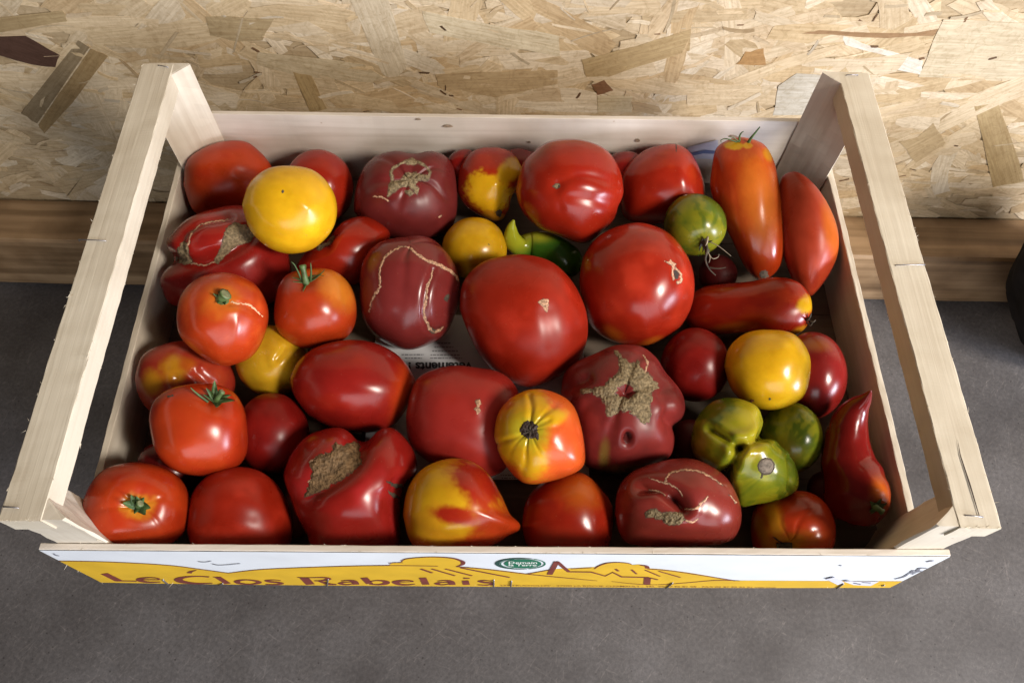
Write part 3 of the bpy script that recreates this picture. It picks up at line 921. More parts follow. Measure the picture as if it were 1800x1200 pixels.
# ------------------------------------------------------------------ the tomatoes and peppers
# pose of each fruit: where it lies, how large it is across and up, its turn, its distance from the viewpoint and its depth
POSE = {
    'R1': (403, 316, 81, 67, 0, 0.7743, 0.95),
    'R2': (560, 330, 63, 67, 0, 0.7491, 0.95),
    'Y1': (510, 368, 84, 77, 0, 0.6649, 0.92),
    'P1': (713, 345, 91, 80, 0, 0.7204, 0.9),
    'H1': (862, 326, 59, 65, 0, 0.7260, 0.95),
    'R3': (1001, 336, 92, 92, 0, 0.6868, 0.9),
    'R4': (1164, 325, 77, 72, -20, 0.7369, 0.95),
    'S1': (1314, 368, 128, 62, 84, 0.7307, 0.95),
    'R5': (1418, 413, 110, 56, 72, 0.7350, 0.9),
    'G1': (1221, 396, 56, 55, 0, 0.7017, 0.95),
    'R6': (400, 452, 114, 86, 0, 0.7153, 0.8),
    'R7': (605, 440, 84, 64, 20, 0.7011, 0.9),
    'P2': (719, 516, 88, 101, 0, 0.6589, 0.85),
    'Y2': (834, 437, 57, 55, 0, 0.6967, 0.95),
    'GP': (956, 438, 60, 38, 15, 0.7043, 0.9),
    'R8': (921, 565, 112, 117, 0, 0.6359, 0.8),
    'R9': (1117, 501, 101, 109, 0, 0.6639, 0.85),
    'S2': (1312, 540, 116, 52, -5, 0.6952, 0.95),
    'R10': (392, 562, 81, 81, 0, 0.6394, 0.92),
    'R11': (554, 543, 72, 70, 0, 0.6515, 0.95),
    'Y3': (480, 634, 66, 63, 0, 0.6660, 0.9),
    'R12': (326, 665, 87, 70, 0, 0.6765, 0.9),
    'R13': (622, 680, 111, 83, 0, 0.6293, 0.85),
    'R14': (812, 742, 100, 99, 0, 0.6061, 0.85),
    'H2': (948, 768, 80, 85, 0, 0.5721, 0.88),
    'P3': (1092, 718, 109, 115, 0, 0.6133, 0.8),
    'R15': (1222, 641, 61, 65, 0, 0.6566, 0.95),
    'Y4': (1347, 650, 76, 70, 0, 0.6417, 0.92),
    'R16': (1427, 660, 62, 76, 0, 0.6808, 0.9),
    'G2': (1305, 792, 94, 95, 0, 0.6150, 0.85),
    'G3': (1390, 768, 57, 63, 0, 0.6562, 0.95),
    'R17': (351, 756, 86, 81, 0, 0.6204, 0.92),
    'R18': (480, 762, 65, 72, 0, 0.6373, 0.95),
    'R19': (241, 888, 99, 79, 0, 0.6170, 0.85),
    'R20': (422, 905, 92, 84, 0, 0.6120, 0.9),
    'RX': (300, 822, 60, 50, 0, 0.6614, 0.9),
    'P4': (620, 868, 117, 112, 0, 0.5958, 0.8),
    'H3': (806, 890, 99, 86, 0, 0.5716, 0.9),
    'R21': (996, 902, 79, 75, 0, 0.5923, 0.95),
    'P5': (1189, 890, 111, 84, 0, 0.5836, 0.85),
    'R22': (1393, 925, 75, 65, 0, 0.6310, 0.9),
    'RP': (1500, 800, 55, 100, 0, 0.6527, 0.6),
    'F1': (1262, 482, 34, 34, 0, 0.7218, 0.9),
    'F2': (1212, 775, 38, 38, 0, 0.6419, 0.9),
    'F3': (1452, 860, 34, 34, 0, 0.6640, 0.9),
    'F4': (520, 905, 34, 40, 0, 0.6266, 0.9),
    'RH1': (815, 290, 30, 28, 0, 0.7350, 0.9),
    'RH2': (912, 300, 40, 40, 0, 0.7350, 0.9),
    'RH3': (1100, 300, 40, 34, 0, 0.7420, 0.9),
}

def frame(key):
    u, v, a, b, ro, d, c = POSE[key]
    t = math.radians(ro)
    e0 = unit(u, v)
    ct, st = math.cos(t), math.sin(t)
    A = (unit(u + a * ct, v + a * st) - unit(u - a * ct, v - a * st)) / 2 * d
    B = (unit(u + b * st, v - b * ct) - unit(u - b * st, v + b * ct)) / 2 * d
    la, lb = np.linalg.norm(A), np.linalg.norm(B)
    cc = (math.sqrt(la * lb) if max(a, b) / min(a, b) < 1.6 else min(la, lb)) * c
    return EYE + e0 * d, A, B, -e0 * cc

def outline_scale(key, pts):
    u, v, a, b, ro, d, c = POSE[key]
    t = math.radians(ro)
    ang, rad = [], []
    for x, y in smooth_line(list(pts) + [pts[0]], 6)[:-1]:
        du, dv = x - u, y - v
        lx = (du * math.cos(t) + dv * math.sin(t)) / a
        ly = (du * math.sin(t) - dv * math.cos(t)) / b
        ang.append(math.atan2(ly, lx) % (2 * math.pi)); rad.append(math.hypot(lx, ly))
    o = np.argsort(ang)
    ang, rad = np.array(ang)[o], np.array(rad)[o]
    g = np.linspace(0, 2 * np.pi, 361)[:-1]
    s = np.interp(g, np.r_[ang - 2 * np.pi, ang, ang + 2 * np.pi], np.r_[rad, rad, rad])
    k = np.hanning(11); k /= k.sum()
    s = np.convolve(np.r_[s[-20:], s, s[:20]], k, 'same')[20:-20]
    return lambda f: np.interp(f % (2 * np.pi), np.r_[g, 2 * np.pi], np.r_[s, s[0]])

def px_blob(U, V, u, v, ru, rv, rot):
    t = math.radians(rot)
    du, dv = U - u, V - v
    return np.sqrt(((du * math.cos(t) + dv * math.sin(t)) / ru) ** 2 + ((-du * math.sin(t) + dv * math.cos(t)) / rv) ** 2)

def line_dist(U, V, pts):
    D = np.full(U.shape, 1e9)
    for (x0, y0), (x1, y1) in zip(pts[:-1], pts[1:]):
        dx, dy = x1 - x0, y1 - y0
        t = np.clip(((U - x0) * dx + (V - y0) * dy) / (dx * dx + dy * dy + 1e-9), 0, 1)
        D = np.minimum(D, np.hypot(U - x0 - t * dx, V - y0 - t * dy))
    return D

FRUIT = {}
seed_n = [0]

def fruit(key, label, base, alt=None, name='tomato', cat='tomato', group='mixed tomatoes in the crate', st=None, dim=(0, .3), ribs=None,
          outline=None, blobs=(), bumps=(), creases=(), lump=.03, res=(120, 84), mat=None, zebra=None, shoulder=None, altamt=.5, sq=1.0):
    seed_n[0] += 1
    sd = seed_n[0]
    r0 = np.random.default_rng(sd)
    u, v, a, b, ro, d, c = POSE[key]
    P0, A, B, Nn = frame(key)
    t = math.radians(ro)
    if st is None:
        ax = np.array([.25, .35, -.9])
    else:
        du, dv = st[0] - u, st[1] - v
        x = (du * math.cos(t) + dv * math.sin(t)) / a
        y = (du * math.sin(t) - dv * math.cos(t)) / b
        if outline:
            k = outline_scale(key, outline)(np.array([math.atan2(y, x)]))[0]
            x, y = x / k, y / k
        q = x * x + y * y
        if q > .96:
            x, y = x * math.sqrt(.96 / q), y * math.sqrt(.96 / q); q = .96
        ax = np.array([x, y, math.sqrt(1 - q)])
    ax = ax / np.linalg.norm(ax)
    p = np.cross(ax, [0.31, .9, .2]); p /= np.linalg.norm(p)
    q_ = np.cross(ax, p)
    nu, nv = res
    th = np.linspace(0, np.pi, nv + 1)
    th = th[1:-1]
    ph = np.arange(nu) / nu * 2 * np.pi
    TH, PH = np.meshgrid(th, ph, indexing='ij')
    TH, PH = np.r_[0, TH.ravel(), np.pi], np.r_[0, PH.ravel(), 0]
    D = np.sin(TH)[:, None] * (np.cos(PH)[:, None] * p + np.sin(PH)[:, None] * q_) + np.cos(TH)[:, None] * ax
    off = r0.random(3) * 50
    r = 1 + lump * vnoise(D + off, 1.5, sd) + lump * .10 * vnoise(D + off, 3.6, sd + 5)
    if sq != 1.0:
        r = r / (np.abs(D) ** (2 * sq)).sum(1) ** (1 / (2 * sq)) * 1.0
    if ribs:
        n, amp, fall = ribs
        w = PH + .25 * vnoise(D + off, 2.0, sd + 9)
        f = (0.5 - 0.5 * np.cos(n * w)) ** 4
        depth = .55 + .45 * np.sin(w * 2.3 + off[0])
        r = r - amp * f * depth * np.exp(-(TH / fall) ** 2) * sstep(0, .12, TH)
    if dim[0]:
        r = r - dim[0] * np.exp(-(TH / dim[1]) ** 2)
    L = D * r[:, None]
    if outline:
        f = outline_scale(key, outline)
        rho = np.hypot(L[:, 0], L[:, 1])
        s = f(np.arctan2(L[:, 1], L[:, 0]))
        s = 1 + (s - 1) * sstep(0.05, .85, rho)
        L[:, :2] *= s[:, None]
    M = np.array([A, B, Nn])
    front_w = sstep(-.35, .05, D[:, 2])
    U, V = project(P0 + L @ M)
    for (bu, bv, ru, rv, rot, h) in bumps:
        L = L + D * (h * np.exp(-px_blob(U, V, bu, bv, ru, rv, rot) ** 2) * front_w)[:, None]
    for (pts, w, h) in creases:
        pts = [tuple(x) for x in smooth_line(pts, 5)]
        dd = line_dist(U, V, pts)
        L = L + D * ((-h * np.exp(-(dd / w) ** 2) + .3 * h * np.exp(-((dd - 2.3 * w) / (1.4 * w)) ** 2)) * front_w)[:, None]
    Wd = L @ M
    U, V = project(P0 + Wd)
    # skin colour
    n1 = vnoise(D + off, 2.2, sd + 1, 3)
    n2 = vnoise(D + off, 7.0, sd + 2, 2)
    n3 = vnoise((D + off) * np.array([1, 1, 1.]), 16.0, sd + 4, 2)
    col = np.tile(np.array(base, float), (len(D), 1))
    if alt is not None:
        w = .55 * sstep(.35 - altamt, .9 - altamt, n1 * .9 + .15 * n2)[:, None]
        col = col * (1 - w) + np.array(alt) * w
    if shoulder is not None:
        sc, sth, sft = shoulder
        w = (1 - sstep(sth - sft, sth + sft, TH + .12 * n2 + .2 * n1))[:, None]
        col = col * (1 - w) + np.array(sc) * w
    if zebra is not None:
        zc, cnt = zebra
        fine = vnoise(np.c_[7 * np.cos(PH) + off[0], 7 * np.sin(PH) + off[1], TH * 1.6 + .8 * n2], 1.0, sd + 6, 3)
        w = 1.6 * vnoise(np.c_[.5 * cnt * np.cos(PH) + off[1], .5 * cnt * np.sin(PH) + off[2], TH * 1.1 + n1], 1.0, sd + 7) + 1.5 * fine
        w = (sstep(-.7, .7, w + .5 * n2) * .85 * (.45 + .55 * sstep(.2, .8, TH)))[:, None]
        col = col * (1 - w) + np.array(zc) * w
    for bl in blobs:
        bu, bv, ru, rv, rot, bc, soft = bl[:7]
        warp = bl[7] if len(bl) > 7 else .35
        q = px_blob(U, V, bu, bv, ru, rv, rot) + warp * (n1 * .7 + .4 * n2 + .35 * n3)
        w = ((1 - sstep(1 - soft, 1 + soft, q)) * front_w)[:, None]
        col = col * (1 - w) + np.array(bc) * w
    col = np.clip(col * (1 + .10 * n1 + .05 * n2)[:, None], 0, 1)
    F = []
    nr = nv - 1
    for j in range(nu):
        k = (j + 1) % nu
        F.append((0, 1 + j, 1 + k))
        F.append((1 + nr * nu, 1 + (nr - 1) * nu + k, 1 + (nr - 1) * nu + j))
    for i in range(nr - 1):
        for j in range(nu):
            k = (j + 1) % nu
            F.append((1 + i * nu + j, 1 + (i + 1) * nu + j, 1 + (i + 1) * nu + k, 1 + i * nu + k))
    ob = link(name, Wd, F, mat or M_SKIN, smooth=True, colors=col)
    ob.location = P0
    tag(ob, label, cat, group)
    FRUIT[key] = (ob, BVHTree.FromPolygons([Vector(x) for x in (Wd + P0)], F), P0)
    return ob

def horn(key, label, pts, base, name='pepper', cat='pepper', group='peppers in the crate', blobs=(), mat=None, seg=40, flute=0.0, flat=1.0):
    """a tapering fruit swept along a line of (px, px, radius px, distance)"""
    seed_n[0] += 1
    sd = seed_n[0]
    q = smooth_line(pts, 9)
    C = [EYE + unit(x[0], x[1]) * x[3] for x in q]
    R = [max(x[2], .6) * x[3] / FPX for x in q]
    P0 = np.mean(C, 0)
    V, F = tube_geo([c - P0 for c in C], R, seg)
    V = np.array(V)
    n = len(C)
    idx = np.repeat(np.arange(n), seg)
    Cc = np.array(C)[idx] - P0
    D = V - Cc
    k = 1 + flute * np.cos(3 * np.tile(np.arange(seg), n) / seg * 2 * np.pi + idx * .05) + .07 * vnoise(V, 60, sd) + .03 * vnoise(V, 160, sd)
    V = Cc + D * k[:, None]
    U, Vv = project(P0 + V)
    n1 = vnoise(V, 70, sd, 3)
    col = np.tile(np.array(base, float), (len(V), 1))
    for bu, bv, ru, rv, rot, bc, soft in blobs:
        w = (1 - sstep(1 - soft, 1 + soft, px_blob(U, Vv, bu, bv, ru, rv, rot) + .3 * n1))[:, None]
        col = col * (1 - w) + np.array(bc) * w
    col = np.clip(col * (1 + .15 * n1)[:, None], 0, 1)
    ob = link(name, V, F, mat or M_PEPPER, smooth=True, colors=col)
    ob.location = P0
    tag(ob, label, cat, group)
    FRUIT[key] = (ob, BVHTree.FromPolygons([Vector(x) for x in (V + P0)], F), P0)
    return ob

def hit(key, u, v):
    d = unit(u, v)
    h = FRUIT[key][1].ray_cast(Vector(EYE), Vector(d))
    if h[0] is None:
        return None, None
    return np.array(h[0]), np.array(h[1])

def inside(U, V, poly):
    r = np.zeros(U.shape, bool)
    n = len(poly)
    for i in range(n):
        x0, y0 = poly[i]; x1, y1 = poly[(i + 1) % n]
        c = ((y0 > V) != (y1 > V)) & (U < (x1 - x0) * (V - y0) / (y1 - y0 + 1e-12) + x0)
        r ^= c
    return r

def patch(key, polys, mat, h=.0008, name='cork_scar', step=1.5, rag=1.6, holes=(), soft=3.0, base=.00015):
    if mat in (M_CORK, M_PALE) or mat.name.startswith('brown_cork'):
        crust(key, polys, M_RIM, .00005, name.split('_')[-1] + '_rim', step, rag, holes, soft, .00005, 1.7 if mat is not M_PALE else .8)
    return crust(key, polys, mat, h, name, step, rag, holes, soft, base)

def crust(key, polys, mat, h, name, step, rag, holes, soft, base, grow=0.0):
    """a crust that follows the skin, ragged at its rim; polys are its outlines"""
    ob, bvh, P0 = FRUIT[key]
    V, F = [], []
    for poly in polys:
        xs, ys = [p[0] for p in poly], [p[1] for p in poly]
        gu = np.arange(min(xs) - 3, max(xs) + 3 + step, step)
        gv = np.arange(min(ys) - 3, max(ys) + 3 + step, step)
        U, Vv = np.meshgrid(gu, gv, indexing='ij')
        pts = np.c_[U.ravel(), Vv.ravel(), np.zeros(U.size)]
        wu = U + rag * vnoise(pts, .22, 3).reshape(U.shape) + .6 * rag * vnoise(pts, .6, 8).reshape(U.shape)
        wv = Vv + rag * vnoise(pts, .22, 5).reshape(U.shape) + .6 * rag * vnoise(pts, .6, 9).reshape(U.shape)
        ins = inside(wu, wv, poly)
        for hp in holes:
            ins &= ~inside(wu, wv, hp)
        dist = line_dist(wu, wv, list(poly) + [poly[0]])
        for hp in holes:
            dist = np.minimum(dist, line_dist(wu, wv, list(hp) + [hp[0]]))
        if grow:
            ins = ins | (dist < grow)
        nz = vnoise(pts, .35, 12, 3).reshape(U.shape)
        idx = -np.ones(U.shape, int)
        keep = np.zeros((len(gu) - 1, len(gv) - 1), bool)
        keep = (ins[:-1, :-1].astype(int) + ins[1:, :-1] + ins[:-1, 1:] + ins[1:, 1:]) >= 2
        for i, j in zip(*np.where(keep)):
            q = []
            ok = True
            for a, b in ((i, j), (i, j + 1), (i + 1, j + 1), (i + 1, j)):
                if idx[a, b] == -2:
                    ok = False; break
                if idx[a, b] == -1:
                    d = Vector(unit(U[a, b], Vv[a, b]))
                    hh = bvh.ray_cast(Vector(EYE), d)
                    if hh[0] is None or hh[1].dot(d) > -.12:
                        idx[a, b] = -2; ok = False; break
                    e = h * min(1, dist[a, b] / soft) * (.55 + .6 * nz[a, b]) if ins[a, b] else -.0001
                    idx[a, b] = len(V)
                    V.append(np.array(hh[0]) + np.array(hh[1]) * (base + e) - P0)
                q.append(idx[a, b])
            if ok:
                F.append(tuple(q))
    if not F:
        return None
    return link(name, V, F, mat, ob)

def ribbon(pts, w, sub=5):
    if np.isscalar(w):
        w = [w] * len(pts)
    q = smooth_line([(p[0], p[1], ww) for p, ww in zip(pts, w)], sub)
    Lf, Rt = [], []
    for i in range(len(q)):
        t = q[min(i + 1, len(q) - 1)][:2] - q[max(i - 1, 0)][:2]
        t = t / (np.linalg.norm(t) + 1e-9)
        n = np.array([-t[1], t[0]])
        Lf.append(tuple(q[i][:2] + n * q[i][2] / 2)); Rt.append(tuple(q[i][:2] - n * q[i][2] / 2))
    return Lf + Rt[::-1]

def crack(key, lines, mat=None, h=.0004, name='healed_crack'):
    for p, w in lines:
        patch(key, [ribbon(p, np.asarray(w) * .72)], mat or M_PALE, h, name, step=1.0, rag=1.3, soft=1.6)

def calyx(key, u, v, rad, n=5, lift=.15, curl=.5, width=.26, mat=None, stalk=None, seed=1, name='calyx', jitter=.35, angs=None, lens=None):
    """leaf-like sepals round the stalk; rad in px; stalk = (lean u, lean v, length px, radius px, material)"""
    ob, bvh, P0 = FRUIT[key]
    p, nrm = hit(key, u, v)
    if p is None:
        return
    m = np.linalg.norm(p - EYE) / FPX
    t1 = np.cross(nrm, RM[:, 1]); t1 /= np.linalg.norm(t1)
    t2 = np.cross(nrm, t1)
    r = np.random.default_rng(seed)
    V, F = [], []
    K = 9
    for k in range(n):
        a = 2 * np.pi * k / n + r.normal() * jitter * .5 if angs is None else math.radians(angs[k])
        # angles are measured in the picture, 0 to the right and 90 up
        t = math.cos(a) * RM[:, 0] + math.sin(a) * RM[:, 1]
        t = t - nrm * np.dot(t, nrm); t /= np.linalg.norm(t)
        L = rad * m * (r.uniform(.75, 1.15) if lens is None else lens[k])
        sd_ = np.cross(nrm, t)
        bend = r.normal() * .35
        for i in range(K):
            s = i / (K - 1)
            tt = t * math.cos(bend * s) + sd_ * math.sin(bend * s)
            base = p + tt * L * s
            hh = bvh.ray_cast(Vector(base + nrm * .03), Vector(-nrm))
            if hh[0] is not None and np.linalg.norm(np.array(hh[0]) - base) < .018:
                base = np.array(hh[0])
            lf = .0006 + L * (lift * s + curl * s * s) * (1 if lens is None else 1)
            c = base + nrm * lf
            w = L * width * .5 * (1 - s) ** .7 * (0.55 + 1.5 * s if s < .3 else 1.0) + .00012
            V += [c - sd_ * w + nrm * w * .35, c + nrm * .0003 - nrm * w * .15, c + sd_ * w + nrm * w * .35, c - nrm * .0004 - nrm * w * .15]
        b = len(V) - 4 * K
        for i in range(K - 1):
            for j in range(4):
                F.append((b + i * 4 + j, b + i * 4 + (j + 1) % 4, b + (i + 1) * 4 + (j + 1) % 4, b + (i + 1) * 4 + j))
        F.append((b, b + 1, b + 2, b + 3)); F.append(tuple(b + (K - 1) * 4 + j for j in (3, 2, 1, 0)))
    if n:
        link(name, np.array(V) - P0, F, mat or M_CALYX, ob, smooth=True)
    if stalk:
        du, dv, ln, sr, sm = stalk
        tip = p + nrm * ln * m * .75 + RM[:, 0] * du * m - RM[:, 1] * dv * m
        mid = p + nrm * ln * m * .55 + RM[:, 0] * du * .3 * m - RM[:, 1] * dv * .3 * m
        pts = [np.array(x) for x in smooth_line([p - nrm * .002, p + nrm * ln * m * .15, mid, tip], 4)]
        n_ = len(pts)
        R = [sr * m * (1.35 - .5 * math.sin(min(1, i / n_ * 1.4) * math.pi / 2) + (.25 if i > n_ - 3 else 0)) for i in range(n_)]
        Vt, Ft = tube_geo([x - P0 for x in pts], R, 10)
        link('stalk', Vt, Ft, sm, ob, smooth=True)
        e = pts[-1] - pts[-2]; e /= np.linalg.norm(e)
        Vc, Fc = tube_geo([pts[-1] - P0, pts[-1] + e * .0003 - P0], [R[-1] * .8, R[-1] * .7], 10)
        link('stalk_cut', Vc, Fc, M_CUT, ob)

def tendril(key, pts, r, mat, name='dry_sepal', parent_key=None, d0=None):
    """thin curled dry strip; pts are (u, v, lift in m above the first hit point's distance)"""
    ob, bvh, P0 = FRUIT[key]
    p, _ = hit(key, pts[0][0], pts[0][1])
    dd = np.linalg.norm(p - EYE) if p is not None else d0
    q = smooth_line([(x[0], x[1], x[2]) for x in pts], 5)
    C = [EYE + unit(x[0], x[1]) * (dd - x[2]) - P0 for x in q]
    n = len(C)
    R = [r * (1 - .75 * i / n) for i in range(n)]
    V, F = tube_geo(C, R, 6)
    link(name, V, F, mat, ob, smooth=True)

RED = (0.295, 0.0155, 0.005)
DRED = (0.185, 0.007, 0.005)
CRIM = (0.245, 0.011, 0.0075)
ORED = (0.385, 0.036, 0.006)
ORANGE = (0.42, 0.085, 0.008)
PURP = (0.125, 0.015, 0.014)
PURP2 = (0.165, 0.02, 0.018)
YEL = (0.66, 0.35, 0.008)
YELD = (0.56, 0.3, 0.008)
GOLD = (0.5, 0.21, 0.01)
GRN = (0.07, 0.125, 0.008)
LGRN = (0.31, 0.295, 0.013)

fruit('RH1', 'sliver of a dark red tomato wedged behind the red and yellow one', DRED)
fruit('RH2', 'dark red tomato mostly hidden in the gap along the back slat', DRED)
fruit('RH3', 'small dark red tomato glimpsed left of the pointed red one at the back', DRED)

fruit('F1', 'added filler tomato, coloured dark as shade, beneath the small green striped one', (0.10, .006, .006), mat=M_FILLER)  # added gap fillers; the shade is put into their dark colour
fruit('F2', 'added shade-dark filler tomato in the gap left of the lobed green one', (0.10, .006, .006), mat=M_FILLER)
fruit('F3', 'added shade-dark filler tomato in the gap between the lobed green one and the pepper', (0.10, .006, .006), mat=M_FILLER)
fruit('F4', 'added shade-dark filler tomato in the gap below the cork crusted two lobed one', (0.10, .006, .006), mat=M_FILLER)
fruit('R1', 'dull red tomato in the far left corner of the crate', ORED, RED, altamt=.4, lump=.05, mat=M_DULL,
      outline=[(322, 325), (333, 280), (375, 254), (425, 249), (455, 262), (480, 290), (485, 330), (470, 370), (410, 382), (345, 377)], creases=[([(420, 300), (455, 310)], 8, .02)])
fruit('R2', 'smooth red tomato tucked behind the topmost yellow tomato at the back left', RED, CRIM)
fruit('R6', 'large ribbed red tomato at the left wall, split by a corky seam', CRIM, RED, altamt=.3, res=(180, 130), lump=.04,
      outline=[(286, 495), (300, 460), (301, 425), (330, 385), (375, 369), (430, 366), (490, 400), (512, 460), (514, 495), (500, 525), (440, 545), (340, 540), (300, 530)],
      creases=[([(300, 455), (340, 463), (385, 452), (430, 425), (450, 405)], 13, .16), ([(325, 440), (330, 410), (365, 392), (405, 385)], 6, .05)],
      bumps=[(360, 420, 42, 26, -12, .06), (440, 485, 60, 35, -15, .07), (330, 500, 35, 30, 0, .05)])
patch('R6', [[(383, 448), (392, 425), (398, 402), (412, 392), (432, 396), (448, 410), (440, 424), (415, 432), (398, 446), (384, 462), (376, 460)],
             [(312, 460), (312, 440), (322, 425), (330, 430), (330, 445), (338, 460), (326, 464)]], M_CORK, .0009)
crack('R6', [([(330, 432), (338, 408), (362, 392), (402, 386)], [4, 2.5, 2, 1.5]), ([(335, 462), (360, 466), (385, 455)], [2.5, 2, 3])])
fruit('R7', 'bell shaped red tomato under the topmost yellow one, cork at its stem end', RED, ORED, altamt=.3, res=(150, 100),
      outline=[(520, 470), (540, 440), (575, 420), (603, 391), (640, 380), (672, 392), (687, 412), (672, 450), (648, 480), (630, 500), (580, 505), (535, 495)],
      bumps=[(572, 432, 18, 12, -40, -.12)])
patch('R7', [[(556, 436), (562, 424), (578, 414), (588, 416), (584, 426), (570, 434), (560, 441)]], M_CORK, .001)
fruit('P1', 'dusky purple tomato at the back with a looped corky scar on its top', PURP, PURP2, altamt=.45, st=(722, 315), dim=(.10, .4), ribs=(7, .06, 1.0), res=(150, 110), mat=M_DULL,
      outline=[(623, 370), (628, 325), (650, 284), (692, 267), (728, 271), (762, 266), (793, 284), (803, 330), (802, 385), (775, 418), (710, 425), (650, 404)],
      bumps=[(722, 300, 26, 12, 0, -.06)])
patch('P1', [[(681, 346), (684, 325), (692, 318), (704, 317), (712, 306), (728, 303), (742, 306), (756, 310), (752, 318), (738, 317), (730, 324), (736, 332), (733, 342), (726, 334), (718, 327), (704, 330), (692, 338)],
             ribbon([(690, 318), (688, 302), (698, 291), (722, 282), (745, 290), (755, 302), (752, 316)], [4, 3.5, 3, 3.5, 3.5, 3.5, 3.5]),
             [(712, 284), (724, 277), (736, 284), (730, 290), (718, 290)], [(712, 337), (722, 333), (728, 340), (720, 344)]], M_CORK, .0008, rag=1.2, step=1.2)
crack('P1', [([(655, 346), (670, 346), (684, 354)], [2, 3, 2]), ([(772, 382), (776, 378)], 3)])
fruit('H1', 'small red tomato with a ragged yellow patch on its face, by the back slat', RED, ORED, altamt=.4, res=(140, 100), st=(878, 372), dim=(.05, .2),
      outline=[(803, 335), (808, 295), (832, 267), (865, 260), (900, 268), (920, 290), (917, 318), (900, 345), (893, 372), (878, 388), (848, 382), (818, 364)],
      blobs=[(862, 338, 40, 34, 20, YEL, .22, .5), (895, 300, 26, 18, -45, YELD, .26, .4), (868, 380, 22, 9, 10, GOLD, .3)], creases=[([(905, 290), (893, 330), (884, 372)], 11, .06)],
      bumps=[(868, 325, 9, 9, 0, .04)])
patch('H1', [[(872, 372), (880, 368), (884, 374), (878, 380), (872, 378)]], M_DRY, .0006)
fruit('R3', 'large rounded red tomato with a star shaped dimple, near the middle of the back row', RED, CRIM, altamt=.4, st=(978, 327), dim=(.06, .16), res=(160, 110), lump=.03,
      outline=[(908, 335), (918, 290), (935, 270), (960, 250), (990, 244), (1025, 247), (1060, 262), (1082, 290), (1093, 325), (1090, 352), (1076, 392), (1050, 418), (1025, 429), (985, 418), (945, 402), (918, 370)],
      creases=[([(985, 322), (1020, 308), (1055, 314), (1085, 326)], 8, .022), ([(1000, 345), (1040, 352), (1085, 362)], 9, .015), ([(978, 338), (985, 365)], 8, .01)])
patch('R3', [[(973, 328), (977, 324), (983, 324), (984, 328), (979, 331)]], M_CORK, .0003, step=.8, rag=.8)
patch('R3', [ell(982, 327, 2.2, 2.2, 8)[:-1]], M_DARK, .0005, 'pit', step=.8, rag=.3)
fruit('R4', 'pointed red tomato at the back between the star dimpled one and the upright plum', RED, ORED, altamt=.35, lump=.03, res=(130, 90),
      outline=[(1087, 345), (1093, 300), (1125, 270), (1160, 255), (1187, 252), (1212, 266), (1230, 295), (1240, 330), (1236, 365), (1200, 390), (1130, 394), (1095, 380)], bumps=[(1200, 310, 14, 40, 0, .04)])
crack('R4', [([(1189, 254), (1188, 266)], [1.8, 1])], M_DARK, .0002)
fruit('R5', 'dark orange red plum tomato standing against the right wall', (0.36, 0.04, 0.014), DRED, altamt=.3, name='plum_tomato', lump=.03, res=(130, 100), mat=M_DULL,
      outline=[(1366, 360), (1372, 320), (1385, 306), (1405, 306), (1432, 325), (1455, 358), (1470, 398), (1472, 440), (1458, 480), (1428, 522), (1405, 512), (1388, 480), (1370, 420)],
      blobs=[(1462, 400, 14, 55, -8, ORANGE, .6)])
fruit('S1', 'long orange red plum tomato lying upright at the back right with dry sepals on top', ORED, (0.52, 0.085, 0.014), altamt=.5, name='plum_tomato', st=(1305, 250), lump=.02, res=(130, 110),
      outline=[(1250, 300), (1258, 262), (1280, 247), (1310, 243), (1340, 252), (1358, 280), (1368, 320), (1376, 370), (1380, 420), (1374, 460), (1360, 482), (1342, 493), (1322, 488), (1303, 460), (1285, 420), (1262, 375), (1248, 330)],
      blobs=[(1290, 256, 16, 7, 0, YELD, .25), (1314, 256, 8, 5, 0, YELD, .3), (1350, 272, 8, 12, -20, GOLD, .5), (1335, 350, 30, 75, -6, (0.56, 0.13, 0.014), .6)])
patch('S1', [[(1333, 480), (1340, 476), (1350, 477), (1352, 484), (1345, 489), (1336, 488)]], M_GREYDISC, .0004, 'blossom_scar', step=1.2)
for pts, r in [([(1300, 248, 0.000), (1300, 240, .003), (1303, 234, .006), (1307, 231, .008)], .0011), ([(1316, 250, 0), (1320, 243, .003), (1328, 233, .006), (1336, 223, .008)], .0015),
               ([(1296, 250, 0), (1284, 246, .003), (1274, 244, .003), (1267, 247, .002), (1268, 250, .001)], .0007), ([(1300, 250, 0), (1290, 243, .003), (1280, 240, .005)], .0006)]:
    tendril('S1', pts, r, M_CALYX, 'sepal')
horn('GP', 'glossy green pepper with a yellow pointed tip under the star dimpled tomato',
     [(903, 387, 2, .684), (899, 400, 9, .688), (900, 418, 15, .694), (912, 432, 17, .701), (930, 430, 22, .706), (950, 432, 27, .706), (975, 445, 31, .706), (998, 462, 28, .708), (1012, 478, 12, .712)],
     (0.05, 0.15, 0.012), blobs=[(905, 412, 26, 34, 0, (0.36, 0.37, 0.02), .5), (945, 412, 30, 14, 10, (0.30, 0.30, 0.02), .5)], group='peppers in the crate', flute=.05)
fruit('Y2', 'small yellow tomato in the gap between the purple tomatoes and the big red one', YELD, (0.66, 0.38, .012), lump=.02)
patch('Y2', [[(855, 428), (859, 427), (859, 430)]], M_DRY, .0004, 'blossom_scar', step=1)
fruit('G1', 'small green striped tomato with a withered stem, against the upright plum', (.19, .18, .010), (.06, .09, .008), altamt=.5, st=(1236, 424), dim=(.08, .3), zebra=((.06, .095, .008), 6), lump=.03, name='green_tomato', res=(140, 96))
calyx('G1', 1236, 424, 15, 5, .2, .4, .5, M_DRY, stalk=(4, 12, 16, 4, M_DRY), seed=4, name='dry_calyx')
